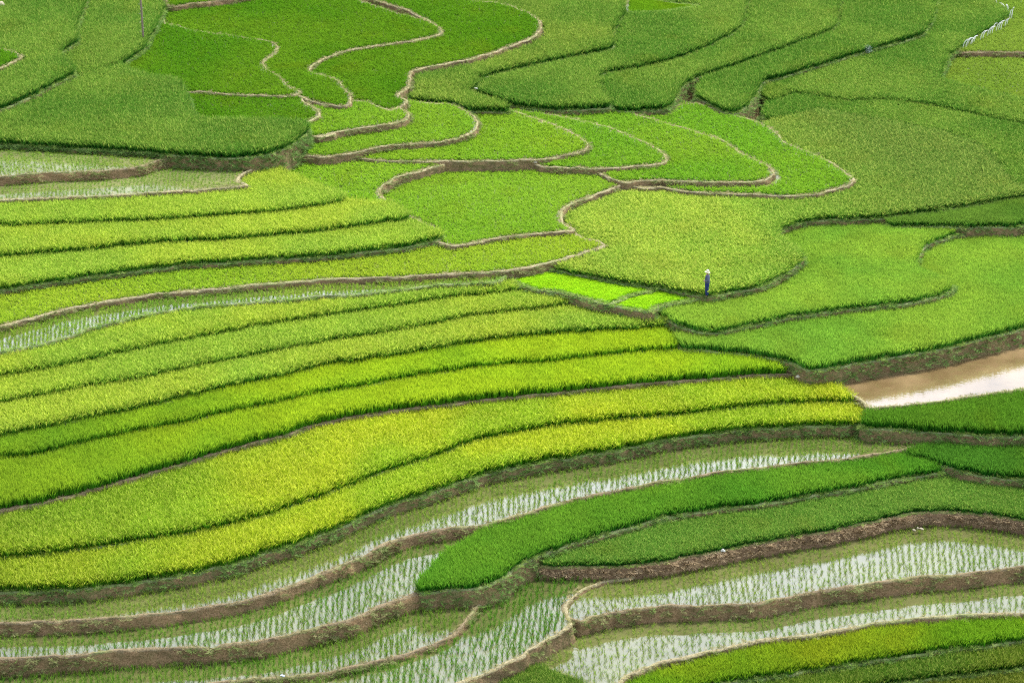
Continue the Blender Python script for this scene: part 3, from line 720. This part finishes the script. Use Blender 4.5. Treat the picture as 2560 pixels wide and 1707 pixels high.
def crop_points(f, sx, sy, jit, inset, rowdir=0.0, bend=0.0):
    c = f['c']
    x0, y0 = c.min(0); x1, y1 = c.max(0)
    x0, x1, y0, y1 = max(x0, GX0 + 1), min(x1, GX0 + GW * GS - 1), max(y0, GY0 + 1), min(y1, GY0 + GH * GS - 1)
    cx, cy = (x0 + x1) / 2, (y0 + y1) / 2
    hw = math.hypot(x1 - x0, y1 - y0) / 2 + 1
    gx = np.arange(-hw * 1.3, hw * 1.3, sx); gy = np.arange(-hw, hw, sy)
    X, Y = np.meshgrid(gx, gy)
    X = X.ravel(); Y = Y.ravel()
    X = X * (1 + Y / 130.0) if bend else X
    X = X + bend * np.sin(Y * 0.13 + cx) + (vnoise(Y * .8, np.round(X / sx) * 7.1, 3) - .5) * sx * 0.35
    X = X + rng.uniform(-jit, jit, len(X)) * sx; Y = Y + rng.uniform(-jit, jit, len(Y)) * sy
    ca, sa = math.cos(rowdir), math.sin(rowdir)
    x = cx + X * ca - Y * sa; y = cy + X * sa + Y * ca
    # inside, top-most and clear of its own edge and of higher banks
    ok = (x > x0) & (x < x1) & (y > y0) & (y < y1)
    x, y = x[ok], y[ok]
    # keep to what can plausibly be seen (a few metres beyond the frame)
    lim = y * math.tan(R(HFOV / 2)) * 1.12 + 4.5
    ok = np.abs(x) < lim
    x, y = x[ok], y[ok]
    ok = top_at(x, y) == f['id']
    x, y = x[ok], y[ok]
    good = np.ones(len(x), bool)
    for a in np.arange(0, 2 * math.pi, math.pi / 4):
        t = top_at(x + math.cos(a) * inset, y + math.sin(a) * inset)
        lower = (t != f['id']) & (ZL[t] <= f['z'])
        good &= ~lower
        t2 = top_at(x + math.cos(a) * f['clear'], y + math.sin(a) * f['clear'])
        good &= (t2 == f['id']) | (ZL[t2] <= f['z'])
    return x[good], y[good]


def tints(f, x, y, amt=0.045):
    a, b = f['tint']
    m = np.clip((fbm(x * .16, y * .11, 31 + f['id'], 4) - .5) * (2.2 if f['kind'] in ('dense', 'nursery') else 4.0) + .5, 0, 1)[:, None]
    col = np.array(a)[None] * (1 - m) + np.array(b)[None] * m
    g = f.get('grad')
    if g == 'C1':       # less ripe towards the far and right-hand side
        q = (np.clip((x - 15) / 13, 0, 1) * .85 + np.clip((y - 172) / 25, 0, 1) * .5).clip(0, .95)[:, None]
        col = col * (1 - q) + np.array([[0.15, 0.26, 0.040]]) * q
    elif g == 'D':      # greener and darker towards the left ends, weaker light painted into the tint
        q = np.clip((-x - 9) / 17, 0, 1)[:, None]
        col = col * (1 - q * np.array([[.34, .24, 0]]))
    # patches where the stand is thinner or drier
    p = np.clip((fbm(x * .45, y * .3, 77 + f['id'], 3) - .62) * 5, 0, 1)[:, None]
    col = col * (1 - p * 0.10) + np.array([[.05, .03, .0]]) * p * .6
    col = col * ((0.93 + 0.14 * fbm(x * .9, y * .6, 91 + f['id'], 3)) if f['kind'] == 'dense' else (0.88 + 0.24 * fbm(x * .9, y * .6, 91 + f['id'], 3)))[:, None]
    col = col * (1 + rng.normal(0, amt, len(x)))[:, None]
    return np.clip(col, 0.003, 0.9)


def build_crop(f, root):
    k = f['kind']
    if k is None:
        return
    far = f['c'][:, 1].mean() > 172
    g = 1.24 if far else 1.0
    rd = (hash(f['label'][:9]) % 100) * 0 + (f['id'] * 37 % 100) / 100 * 0.24 - 0.12
    if k in ('tall', 'med', 'green'):
        x, y = crop_points(f, .172 * g * f['fine'], .172 * g * f['fine'], .42, .06 if f['name'] == 'rice_terrace' and f['root'] and f.get('over') else .13, rd)
        z = np.full(len(x), f['z'] - .03)
        hh = f['h'] * (1.22 if k == 'green' else 1.38) * rng.uniform(.92, 1.06, len(x)) * (0.92 + 0.16 * fbm(x * .25, y * .25, 9))
        wd = np.full(len(x), 0.80 * g * f['fine']) * rng.uniform(.85, 1.2, len(x))
        scl = np.stack([wd, wd, hh], 1)
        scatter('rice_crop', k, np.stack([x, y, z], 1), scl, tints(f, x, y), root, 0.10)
    elif k in ('dense', 'rows'):
        if k == 'dense':
            x, y = crop_points(f, 0.21 * (1.12 if far else 1), .16 * g, .19, .3, rd * .3 - math.atan2(f['c'][:, 0].mean(), 140) * .8, .12)
            keep = rng.random(len(x)) < 0.97
        else:
            x, y = crop_points(f, .27 * f['sp'], .22 * f['sp'], .2, .3, rd * .3 - math.atan2(f['c'][:, 0].mean(), 140) * .8, .12)
            thin = fbm(x * .35, y * .2, 41 + f['id'])
            keep = rng.random(len(x)) < np.clip(1.35 - thin * .9, .25, .97)
        x, y = x[keep], y[keep]
        z = np.full(len(x), f['z'] - .02)
        hh = f['h'] * (1.0 if k == 'dense' else .9) * rng.uniform(.75, 1.15, len(x))
        wd = (0.78 if k == 'dense' else 0.44) * g * rng.uniform(.8, 1.25, len(x))
        scatter('rice_seedlings', 'seed', np.stack([x, y, z], 1), np.stack([wd, wd, hh], 1), tints(f, x, y, .07), root, 0.14)
    elif k == 'nursery':
        x, y = crop_points(f, .11 * g, .11 * g, .45, .45, rd)
        z = np.full(len(x), f['z'] - .01)
        hh = f['h'] * rng.uniform(.8, 1.15, len(x))
        wd = np.full(len(x), .55 * g)
        scatter('nursery_seedlings', 'med', np.stack([x, y, z], 1), np.stack([wd, wd, hh], 1), tints(f, x, y, .06), root, 0.1)


GRASS_T = {'grass': ((0.20, 0.36, 0.055), (0.35, 0.46, 0.12)), 'straw': ((0.30, 0.29, 0.12), (0.50, 0.44, 0.24)), 'earth': ((0.22, 0.21, 0.09), (0.36, 0.30, 0.16)), 'fern': ((0.33, 0.25, 0.15), (0.54, 0.42, 0.27))}


def build_lip_grass(f, root):
    c, n = f['c'], f['n']
    # stretches whose outside is lower ground, i.e. the visible edge
    t = top_at(c[:, 0] + n[:, 0] * .35, c[:, 1] + n[:, 1] * .35)
    ti = top_at(c[:, 0] - n[:, 0] * .3, c[:, 1] - n[:, 1] * .3)
    drop = f['z'] - np.where(t >= 0, ZL[t], f['z'] - 1)
    lim = c[:, 1] * math.tan(R(HFOV / 2)) * 1.12 + 4.5
    vis = (ti == f['id']) & (t != f['id']) & (drop > -.02) & (np.abs(c[:, 0]) < lim)
    idx = np.nonzero(vis)[0]
    if len(idx) == 0:
        return
    st = f['bank']
    pts, scl, tnt = [], [], []
    def add(i, of, zz, hgt, wid, pal, keep=None):
        pts.append(np.stack([c[i, 0] + n[i, 0] * of + rng.uniform(-.12, .12, len(i)), c[i, 1] + n[i, 1] * of + rng.uniform(-.12, .12, len(i)), f['z'] + zz], 1))
        scl.append(np.stack([wid, wid, hgt], 1))
        a, b = np.array(pal[0]), np.array(pal[1])
        m = rng.random(len(i))[:, None]
        tnt.append((a * (1 - m) + b * m) * rng.uniform(.75, 1.2, (len(i), 1)))
    dens = {'grass': 4, 'straw': 2, 'earth': 2, 'fern': 3}[st]
    i = np.repeat(idx, dens)
    i = i[fbm(c[i, 0] * .5, c[i, 1] * .5, 51) + rng.uniform(-.2, .2, len(i)) > .33]
    if f['over']:
        i = i[rng.random(len(i)) < .3]
    of = rng.uniform(-.24, .04, len(i))
    top_pal = GRASS_T['grass'] if st in ('grass', 'fern') else GRASS_T[st]
    add(i, of, np.full(len(i), .03 if f['trace'] == 'crop' else .07), rng.uniform(.05, .15, len(i)) * (1.1 if st == 'grass' else .6), rng.uniform(.13, .28, len(i)) * (1.0 if st == 'grass' else .75), top_pal)
    # growth hanging on the bank face
    j = np.repeat(idx, f['grow'])
    d = np.clip(drop[j], 0, 1.7)
    pat = fbm(c[j, 0] * .8, c[j, 1] * .8, 57) + rng.uniform(-.15, .15, len(j)) > (.52 if st in ('earth', 'straw') else .3)
    j = j[(d > .12) & pat]; d = d[(drop[np.repeat(idx, f['grow'])] > .12) & pat]
    if len(j):
        s = rng.uniform(0.02, 1, len(j)) ** (1.4 if st != 'fern' else 1.0) * np.minimum(d, 1.7) * (.62 if st == 'fern' else .9)
        pal = GRASS_T['fern'] if st == 'fern' else ((0.13, 0.27, 0.06), (0.24, 0.36, 0.11)) if st == 'grass' else ((0.17, 0.25, 0.07), (0.32, 0.32, 0.15))
        add(j, .07 + s * .3, -s, rng.uniform(.05, .12, len(j)), rng.uniform(.15, .30, len(j)), pal)
    pts = np.concatenate(pts); scl = np.concatenate(scl); tnt = np.concatenate(tnt)
    scatter({'grass': 'edge_grass', 'straw': 'dry_grass', 'earth': 'sparse_weeds', 'fern': 'dry_ferns'}[st], 'grass', pts, scl, tnt, root, 0.35)


FD['F2']['notch'] = proj(1390 / TS, 1107 + 1332 / TS, FD['F2']['z'] + .1)
for k, f in FD.items():
    root = bpy.data.objects.new(f['name'], None)
    C.objects.link(root)
    cc = f['c'].mean(0)
    root.location = (cc[0], cc[1], f['z'] - 0.6)
    root.empty_display_size = 0.5
    root['label'] = f['label']
    root['category'] = {'rice_terrace': 'rice field', 'flooded_paddy': 'paddy', 'muddy_pond': 'pond', 'nursery_bed': 'seedbed'}[f['name']]
    root['group'] = {'rice_terrace': 'rice terraces on the hillside', 'flooded_paddy': 'flooded seedling paddies', 'muddy_pond': 'ponds', 'nursery_bed': 'lime green nursery beds'}[f['name']]
    f['root'] = root
    build_bank(f, root)
    build_crop(f, root)
    build_lip_grass(f, root)
print("plants", NPLANTS[0])
#--OBJECTS--


# ------------------------------------------------------------------ single things
def px_at(u, v, z):
    x, y = proj(u, v, z)
    return Vector((x, y, z))


def TPX(t, x, y):
    return (TILE[t][0] + x / TS, TILE[t][1] + y / TS)


def mesh_obj(name, bm, mat, parent=None, smooth=True, loc=None):
    me = bpy.data.meshes.new(name)
    bm.to_mesh(me); bm.free()
    me.materials.append(mat)
    if smooth:
        for p in me.polygons:
            p.use_smooth = True
    o = bpy.data.objects.new(name, me)
    C.objects.link(o)
    if parent is not None:
        o.parent = parent
    if loc is not None:
        o.location = loc
    return o


def tag(o, label, cat, group=None):
    o['label'] = label; o['category'] = cat
    if group:
        o['group'] = group
    return o


def empty(name, loc):
    e = bpy.data.objects.new(name, None)
    C.objects.link(e); e.location = loc; e.empty_display_size = 0.3
    return e


def tube(bm, pts, radii, sides=8):
    """one capped tube along pts"""
    pts = [Vector(p) for p in pts]
    rings = []
    up = Vector((0.13, 0.3, 1)).normalized()
    for i, p in enumerate(pts):
        d = (pts[min(i + 1, len(pts) - 1)] - pts[max(i - 1, 0)]).normalized()
        a = d.cross(up)
        if a.length < 0.05:
            a = d.cross(Vector((1, 0, 0)))
        a.normalize(); b = d.cross(a)
        rings.append([bm.verts.new(p + (a * math.cos(2 * math.pi * k / sides) + b * math.sin(2 * math.pi * k / sides)) * radii[i]) for k in range(sides)])
    for r0, r1 in zip(rings, rings[1:]):
        for k in range(sides):
            bm.faces.new((r0[k], r0[(k + 1) % sides], r1[(k + 1) % sides], r1[k]))
    bm.faces.new(rings[0][::-1]); bm.faces.new(rings[-1])


def lathe(bm, prof, sides=24):
    rings = []
    for r, z in prof:
        rings.append([bm.verts.new((r * math.cos(2 * math.pi * k / sides), r * math.sin(2 * math.pi * k / sides), z)) for k in range(sides)])
    for r0, r1 in zip(rings, rings[1:]):
        for k in range(sides):
            bm.faces.new((r0[k], r0[(k + 1) % sides], r1[(k + 1) % sides], r1[k]))
    bm.faces.new(rings[0][::-1]); bm.faces.new(rings[-1])


# ---- person
M_SKIN = simple_mat("skin", (0.36, 0.20, 0.12), 0.6, 0.08, 20)
M_JACKET = simple_mat("faded_navy_cloth", (0.07, 0.08, 0.15), 0.9, 0.35, 9)
M_TROUSER = simple_mat("blue_cloth", (0.006, 0.018, 0.11), 0.85, 0.25, 9)
M_HAT = simple_mat("woven_straw", (0.70, 0.66, 0.48), 0.8, 0.12, 40)
M_HAIR = simple_mat("black_hair", (0.012, 0.010, 0.009), 0.6, 0.2, 40)
M_SHOE = simple_mat("dull_brown_rubber", (0.10, 0.075, 0.05), 0.7, 0.2, 20)
M_EYE = simple_mat("dark_eye", (0.01, 0.008, 0.007), 0.3, 0.1, 20)


def skin_obj(name, verts, edges, mat, parent, sub=2):
    """one continuous surface grown round a skeleton; verts = [(co, rx, ry)]"""
    me = bpy.data.meshes.new(name)
    me.from_pydata([v[0] for v in verts], edges, [])
    o = bpy.data.objects.new(name, me)
    C.objects.link(o)
    o.parent = parent
    me.materials.append(mat)
    md = o.modifiers.new('skin', 'SKIN')
    md.use_smooth_shade = True
    sv = me.skin_vertices[0].data
    for i, v in enumerate(verts):
        sv[i].radius = (v[1], v[2] if len(v) > 2 else v[1])
        sv[i].use_root = (i == 0)
    ss = o.modifiers.new('smooth', 'SUBSURF')
    ss.levels = sub; ss.render_levels = sub
    return o


def build_person(loc, rz):
    root = empty("person", loc)
    root.rotation_euler = (0, 0, rz)
    tag(root, "person in faded navy jacket, blue trousers and pale straw hat standing beside the nursery bed", "person")
    V = [((0, 0, .88), .115, .10), ((0, -.005, 1.05), .115, .095), ((0, .0, 1.22), .135, .10), ((0, -.015, 1.345), .10, .075),
         ((0, -.01, 1.40), .05, .05), ((0, .0, 1.45), .05, .05), ((0, .012, 1.50), .076, .086), ((0, .008, 1.565), .074, .082), ((0, .0, 1.61), .05, .055)]
    E = [(i, i + 1) for i in range(8)]
    # nose, chin
    V += [((0, .105, 1.505), .012, .012)]; E += [(6, 9)]
    for s in (-1, 1):
        b = len(V)
        V += [((s * .15, -.015, 1.33), .055, .055), ((s * .205, -.04, 1.09), .042, .042), ((s * .14, .13, 1.0), .03, .03), ((s * .07, .19, .985), .032, .018)]
        E += [(3, b), (b, b + 1), (b + 1, b + 2), (b + 2, b + 3)]
        # four fingers and a thumb folded over the other hand
        for q in range(4):
            k = len(V)
            dz = .022 - q * .015
            ln = (.040, .045, .043, .034)[q]
            V += [((s * .045, .205, .985 + dz), .0088), ((s * (.045 - ln), .222, .982 + dz), .0082), ((s * (.045 - ln) - s * .018, .207, .976 + dz), .0075)]
            E += [(b + 3, k), (k, k + 1), (k + 1, k + 2)]
        k = len(V)
        V += [((s * .075, .205, 1.012), .0095), ((s * .045, .222, 1.022), .0085)]
        E += [(b + 3, k), (k, k + 1)]
        b = len(V)
        V += [((s * .085, 0, .82), .085, .085), ((s * .09, .015, .47), .055, .055), ((s * .092, -.01, .10), .038, .038), ((s * .095, .05, .045), .036, .03), ((s * .10, .13, .03), .034, .022)]
        E += [(0, b), (b, b + 1), (b + 1, b + 2), (b + 2, b + 3), (b + 3, b + 4)]
        # ear
        k = len(V)
        V += [((s * .083, -.005, 1.505), .012, .018)]; E += [(6, k)]
    skin_obj("body", V, E, M_SKIN, root)
    V = [((0, 0, .78), .20, .19), ((0, -.005, 1.0), .185, .165), ((0, 0, 1.18), .195, .165), ((0, -.015, 1.31), .165, .13), ((0, -.012, 1.40), .075, .07)]
    E = [(0, 1), (1, 2), (2, 3), (3, 4)]
    for s in (-1, 1):
        b = len(V)
        V += [((s * .165, -.015, 1.31), .10, .095), ((s * .235, -.05, 1.09), .08, .08), ((s * .16, .10, 1.0), .062, .062)]
        E += [(3, b), (b, b + 1), (b + 1, b + 2)]
    skin_obj("jacket", V, E, M_JACKET, root)
    V = [((0, 0, .99), .165, .15), ((0, 0, .84), .165, .155)]
    E = [(0, 1)]
    for s in (-1, 1):
        b = len(V)
        V += [((s * .085, 0, .74), .135, .14), ((s * .095, .012, .46), .115, .12), ((s * .098, -.008, .08), .105, .11)]
        E += [(1, b), (b, b + 1), (b + 1, b + 2)]
    skin_obj("trousers", V, E, M_TROUSER, root)
    for s in (-1, 1):
        skin_obj("shoe", [((s * .093, -.03, .05), .052, .05), ((s * .097, .06, .042), .048, .042), ((s * .10, .15, .035), .04, .032)], [(0, 1), (1, 2)], M_SHOE, root)
    skin_obj("hair", [((0, -.03, 1.58), .085, .082), ((0, -.048, 1.51), .074, .06), ((0, -.05, 1.45), .055, .04)], [(0, 1), (1, 2)], M_HAIR, root)
    for s in (-1, 1):
        bm = bmesh.new()
        bmesh.ops.create_icosphere(bm, subdivisions=2, radius=.011)
        mesh_obj("eye", bm, M_EYE, root, loc=(s * .032, .083, 1.53))
    bm = bmesh.new()
    lathe(bm, [(.192, -.03), (.194, -.022), (.145, .005), (.115, .028), (.108, .07), (.09, .118), (.05, .148), (.012, .156)])
    h = mesh_obj("hat", bm, M_HAT, root, loc=(0, -.005, 1.575))
    h.scale = (.78, .9, .95)
    h.rotation_euler = (R(11), 0, 0)
    bm = bmesh.new()
    lathe(bm, [(.1135, .028), (.1145, .034), (.1125, .052), (.110, .054)])
    mesh_obj("hat_band", bm, simple_mat("hat_band_cloth", (0.42, 0.36, 0.2), .8, .1), h)
    return root


pu, pv = TPX(6, 280, 500)
pp = px_at(pu, pv, FD['C1']['z'] + 0.05)
build_person(pp, R(82))

# ---- wooden pole with climbing pegs
M_POLE = simple_mat("weathered_wood", (0.20, 0.155, 0.115), 0.9, 0.25, 8)
M_PEG = simple_mat("pale_peg", (0.42, 0.42, 0.34), 0.8, 0.15, 20)
bx, by = proj(*TPX(1, 935, 285), FD['L3']['z'])
pole = empty("wooden_pole", (bx, by, FD['L3']['z']))
tag(pole, "tall thin wooden pole with short pale pegs at a grassy field edge", "pole")
bm = bmesh.new()
tube(bm, [(.03, 0, -.5), (.02, 0, 1), (0, .01, 2.5), (-.04, 0, 4), (-.06, 0, 5.5), (-.07, 0, 7.5)], [.085, .08, .078, .072, .068, .06], 10)
mesh_obj("post", bm, M_POLE, pole)
for i in range(17):
    s = 1 if i % 2 else -1
    zq = .18 + i * .38 + random.uniform(-.08, .08)
    bm = bmesh.new()
    xo = .02 - zq * .013
    tube(bm, [(xo + s * .05, -.02, zq), (xo + s * .14, -.04, zq + .02), (xo + s * .22, -.05, zq + .0)], [.014, .014, .01], 6)
    mesh_obj("peg", bm, M_PEG, pole)

# ---- bent white stakes along the field edge
M_STAKE = simple_mat("bleached_bamboo", (0.8, 0.8, 0.77), 0.7, 0.15, 20)
ST = [(1045, 855, 1140, 710), (1095, 850, 1192, 682), (1130, 800, 1212, 685), (1185, 790, 1252, 690), (1205, 780, 1280, 650), (1240, 755, 1300, 642),
      (1355, 710, 1450, 560), (1400, 690, 1482, 550), (1480, 640, 1590, 482), (1522, 615, 1602, 478), (1565, 600, 1637, 425),
      (1635, 560, 1722, 410), (1680, 540, 1752, 385), (1722, 530, 1782, 375), (1795, 470, 1842, 350), (1832, 430, 1876, 332),
      (1880, 320, 1905, 190), (1912, 335, 1945, 145), (1925, 270, 1942, 150), (1862, 215, 1820, 90), (1842, 200, 1812, 95), (1802, 155, 1742, 92), (1787, 128, 1708, 78), (1652, 66, 1622, 40)]
zf = FD['C2']['z'] + .03
b0 = px_at(2260 + 1355 / 7.127, 700 / 7.127, zf)
fence = empty("stake_fence", b0)
tag(fence, "row of thin bent white stakes stuck along a tall green field's edge", "fence")
for (x0, y0, x1, y1) in ST:
    p = px_at(2260 + x0 / 7.127, y0 / 7.127, zf)
    dist = p.y / CP
    s = dist / FPX
    dx = (x1 - x0) / 7.127 * s; dz = max(.35, (y0 - y1) / 7.127 * s * 1.02)
    q = p - b0
    bm = bmesh.new()
    tube(bm, [q + Vector((0, 0, -.25)), q + Vector((dx * .12, 0, dz * .35)), q + Vector((dx * .38, -.02, dz * .75)), q + Vector((dx * .75, -.03, dz * 1.0)), q + Vector((dx * 1.15, -.04, dz * 1.02))], [.034, .032, .03, .026, .02], 6)
    mesh_obj("stake", bm, M_STAKE, fence)

# ---- stones and scraps
M_STONE = simple_mat("pale_limestone", (0.52, 0.48, 0.38), 0.9, 0.25, 12)
M_STONE2 = simple_mat("reddish_stone", (0.42, 0.22, 0.16), 0.9, 0.25, 12)
M_STONE3 = simple_mat("grey_brown_stone", (0.27, 0.24, 0.17), 0.9, 0.25, 12)
M_WHITE = simple_mat("white_plastic", (0.5, 0.5, 0.47), 0.45, 0.06, 12)
M_BLUEW = simple_mat("bluish_plastic", (0.55, 0.62, 0.8), 0.4, 0.1, 12)


def stone_bm(r, sx, sy, sz, seed, crumple=.22):
    bm = bmesh.new()
    bmesh.ops.create_icosphere(bm, subdivisions=2, radius=r)
    q = random.Random(seed)
    for v in bm.verts:
        k = 1 + q.uniform(-crumple, crumple)
        v.co = Vector((v.co.x * sx * k, v.co.y * sy * k, max(v.co.z, -.45 * r) * sz * k))
    return bm


def stone(name, u, v, z, r, sx, sy, sz, mat, label, cat, group=None, seed=1, smooth=False, crumple=.22):
    p = px_at(u, v, z)
    o = mesh_obj(name, stone_bm(r, sx, sy, sz, seed, crumple), mat, None, smooth, p + Vector((0, 0, r * sz * .3)))
    o.rotation_euler = (0, 0, seed * 1.3)
    return tag(o, label, cat, group)


T4Z = lambda x, y: (1960 + x / 19.6, 910 + y / 19.6)
zd = FD['D5']['z'] + .06
g = "stones heaped at the strip's end"
stone("stone", *T4Z(720, 640), zd, .17, 1.25, .9, .8, M_STONE, "pale flat stone on the side of the heap farthest from the pond", "stone", g, 3)
stone("stone", *T4Z(910, 640), zd, .14, .8, .9, 1.2, M_STONE2, "reddish stone in the small heap at the yellow strip's end", "stone", g, 5)
stone("stone", *T4Z(1040, 640), zd, .17, 1.0, .9, .9, M_STONE, "whitest stone in the heap, beside the reddish one", "stone", g, 8)
stone("stone", *T4Z(1150, 560), zd + .1, .16, 1.3, .8, .75, M_STONE, "slanting pale stone on the heap's pond side", "stone", g, 11)
T5Z = lambda x, y: (2240 + x / 19.6, 1280 + y / 19.6)
zr = FD['R1']['z'] + .05
g = "stones at the foot of the fern bank"
stone("stone", *T5Z(880, 890), zr + .12, .09, 1.3, .8, .7, M_STONE3, "flat grey-brown stone at the fern bank's foot, beside two more", "stone", g, 4)
stone("stone", *T5Z(1060, 800), zr + .2, .075, 1.1, .8, .8, M_STONE3, "small grey-brown stone highest on the fern bank's foot", "stone", g, 6)
stone("stone", *T5Z(1240, 825), zr + .17, .10, 1.5, .8, .6, M_STONE3, "long grey-brown stone at the fern bank's foot", "stone", g, 9)
stone("stone", *TPX(2, 1395, 1062), FD['M8']['z'] + .12, .2, 1.4, .9, .55, M_STONE, "flat white stone ending the crescent plot's bund", "stone", None, 12)
stone("plastic_scrap", *TPX(2, 1017, 580), FD['K1']['z'] + .06, .11, 1.5, .8, .5, M_WHITE, "small white scrap lying at the pale bund corner", "scrap", None, 14, False, .35)
stone("plastic_bag", 1760 + 940 / 19.6, 1330 + 920 / 19.6, FD['H1']['z'] + .05, .1, 1.2, .9, .8, M_WHITE, "crumpled white plastic bag on the lip above the fern bank", "bag", None, 17, False, .4)
stone("plastic_wrapper", *TPX(7, 1845, 1520), FD['Q1']['z'] + .1, .08, 1.4, .9, .6, M_BLUEW, "bluish white plastic wrapper on the thin low bund", "wrapper", None, 19, False, .4)
stone("boulder", 2, 24, FD['L2']['z'] + .15, .42, 1.0, 1.0, 1.25, M_STONE3, "pale brown boulder poking out of the tall green rice", "boulder", None, 23, True, .12)
p = px_at(440 + 1210 / 19.6, 370 + 700 / 19.6, FD['P2']['z'] + .35)
spout = mesh_obj("water_spout", stone_bm(.14, .55, .9, 1.1, 31, .1), M_WHITE, None, True, p)
tag(spout, "tiny white water spout in the earth bank above the seedling paddy", "spout")

# ---- grey shrub on a field edge
M_SHRUB, ntt, oo = new_mat("grey_green_leaf")
d = N(ntt, "ShaderNodeBsdfDiffuse"); d.inputs['Color'].default_value = (0.20, 0.26, 0.22, 1)
ntt.links.new(d.outputs[0], oo.inputs['Surface'])
p = px_at(2120 + 930 / 19.6, 100 + 670 / 19.6, FD['K5']['z'] - .1)
sh = empty("shrub", p)
tag(sh, "small grey-green shrub among tall rice on a field edge", "shrub")
bm = bmesh.new()
q = random.Random(3)
for i in range(6):
    a = q.uniform(0, 6.28)
    tube(bm, [(0, 0, -.1), (.12 * math.cos(a), .12 * math.sin(a), .3), (.3 * math.cos(a), .3 * math.sin(a), .62)], [.02, .014, .006], 5)
mesh_obj("stem", bm, M_POLE, sh)
bm = bmesh.new()
for i in range(220):
    a = q.uniform(0, 6.28); rr = .4 * math.sqrt(q.random()); zz_ = q.uniform(.1, .75)
    c0 = Vector((rr * math.cos(a), rr * math.sin(a), zz_ * (1 - rr * .6)))
    d1 = Vector((q.uniform(-1, 1), q.uniform(-1, 1), q.uniform(-.4, .8))).normalized(); d2 = d1.cross(Vector((q.uniform(-1, 1), q.uniform(-1, 1), .5))).normalized()
    vv = [bm.verts.new(c0 + d1 * .07), bm.verts.new(c0 + d2 * .03), bm.verts.new(c0 - d1 * .05), bm.verts.new(c0 - d2 * .03)]
    bm.faces.new(vv)
mesh_obj("foliage", bm, M_SHRUB, sh, False)
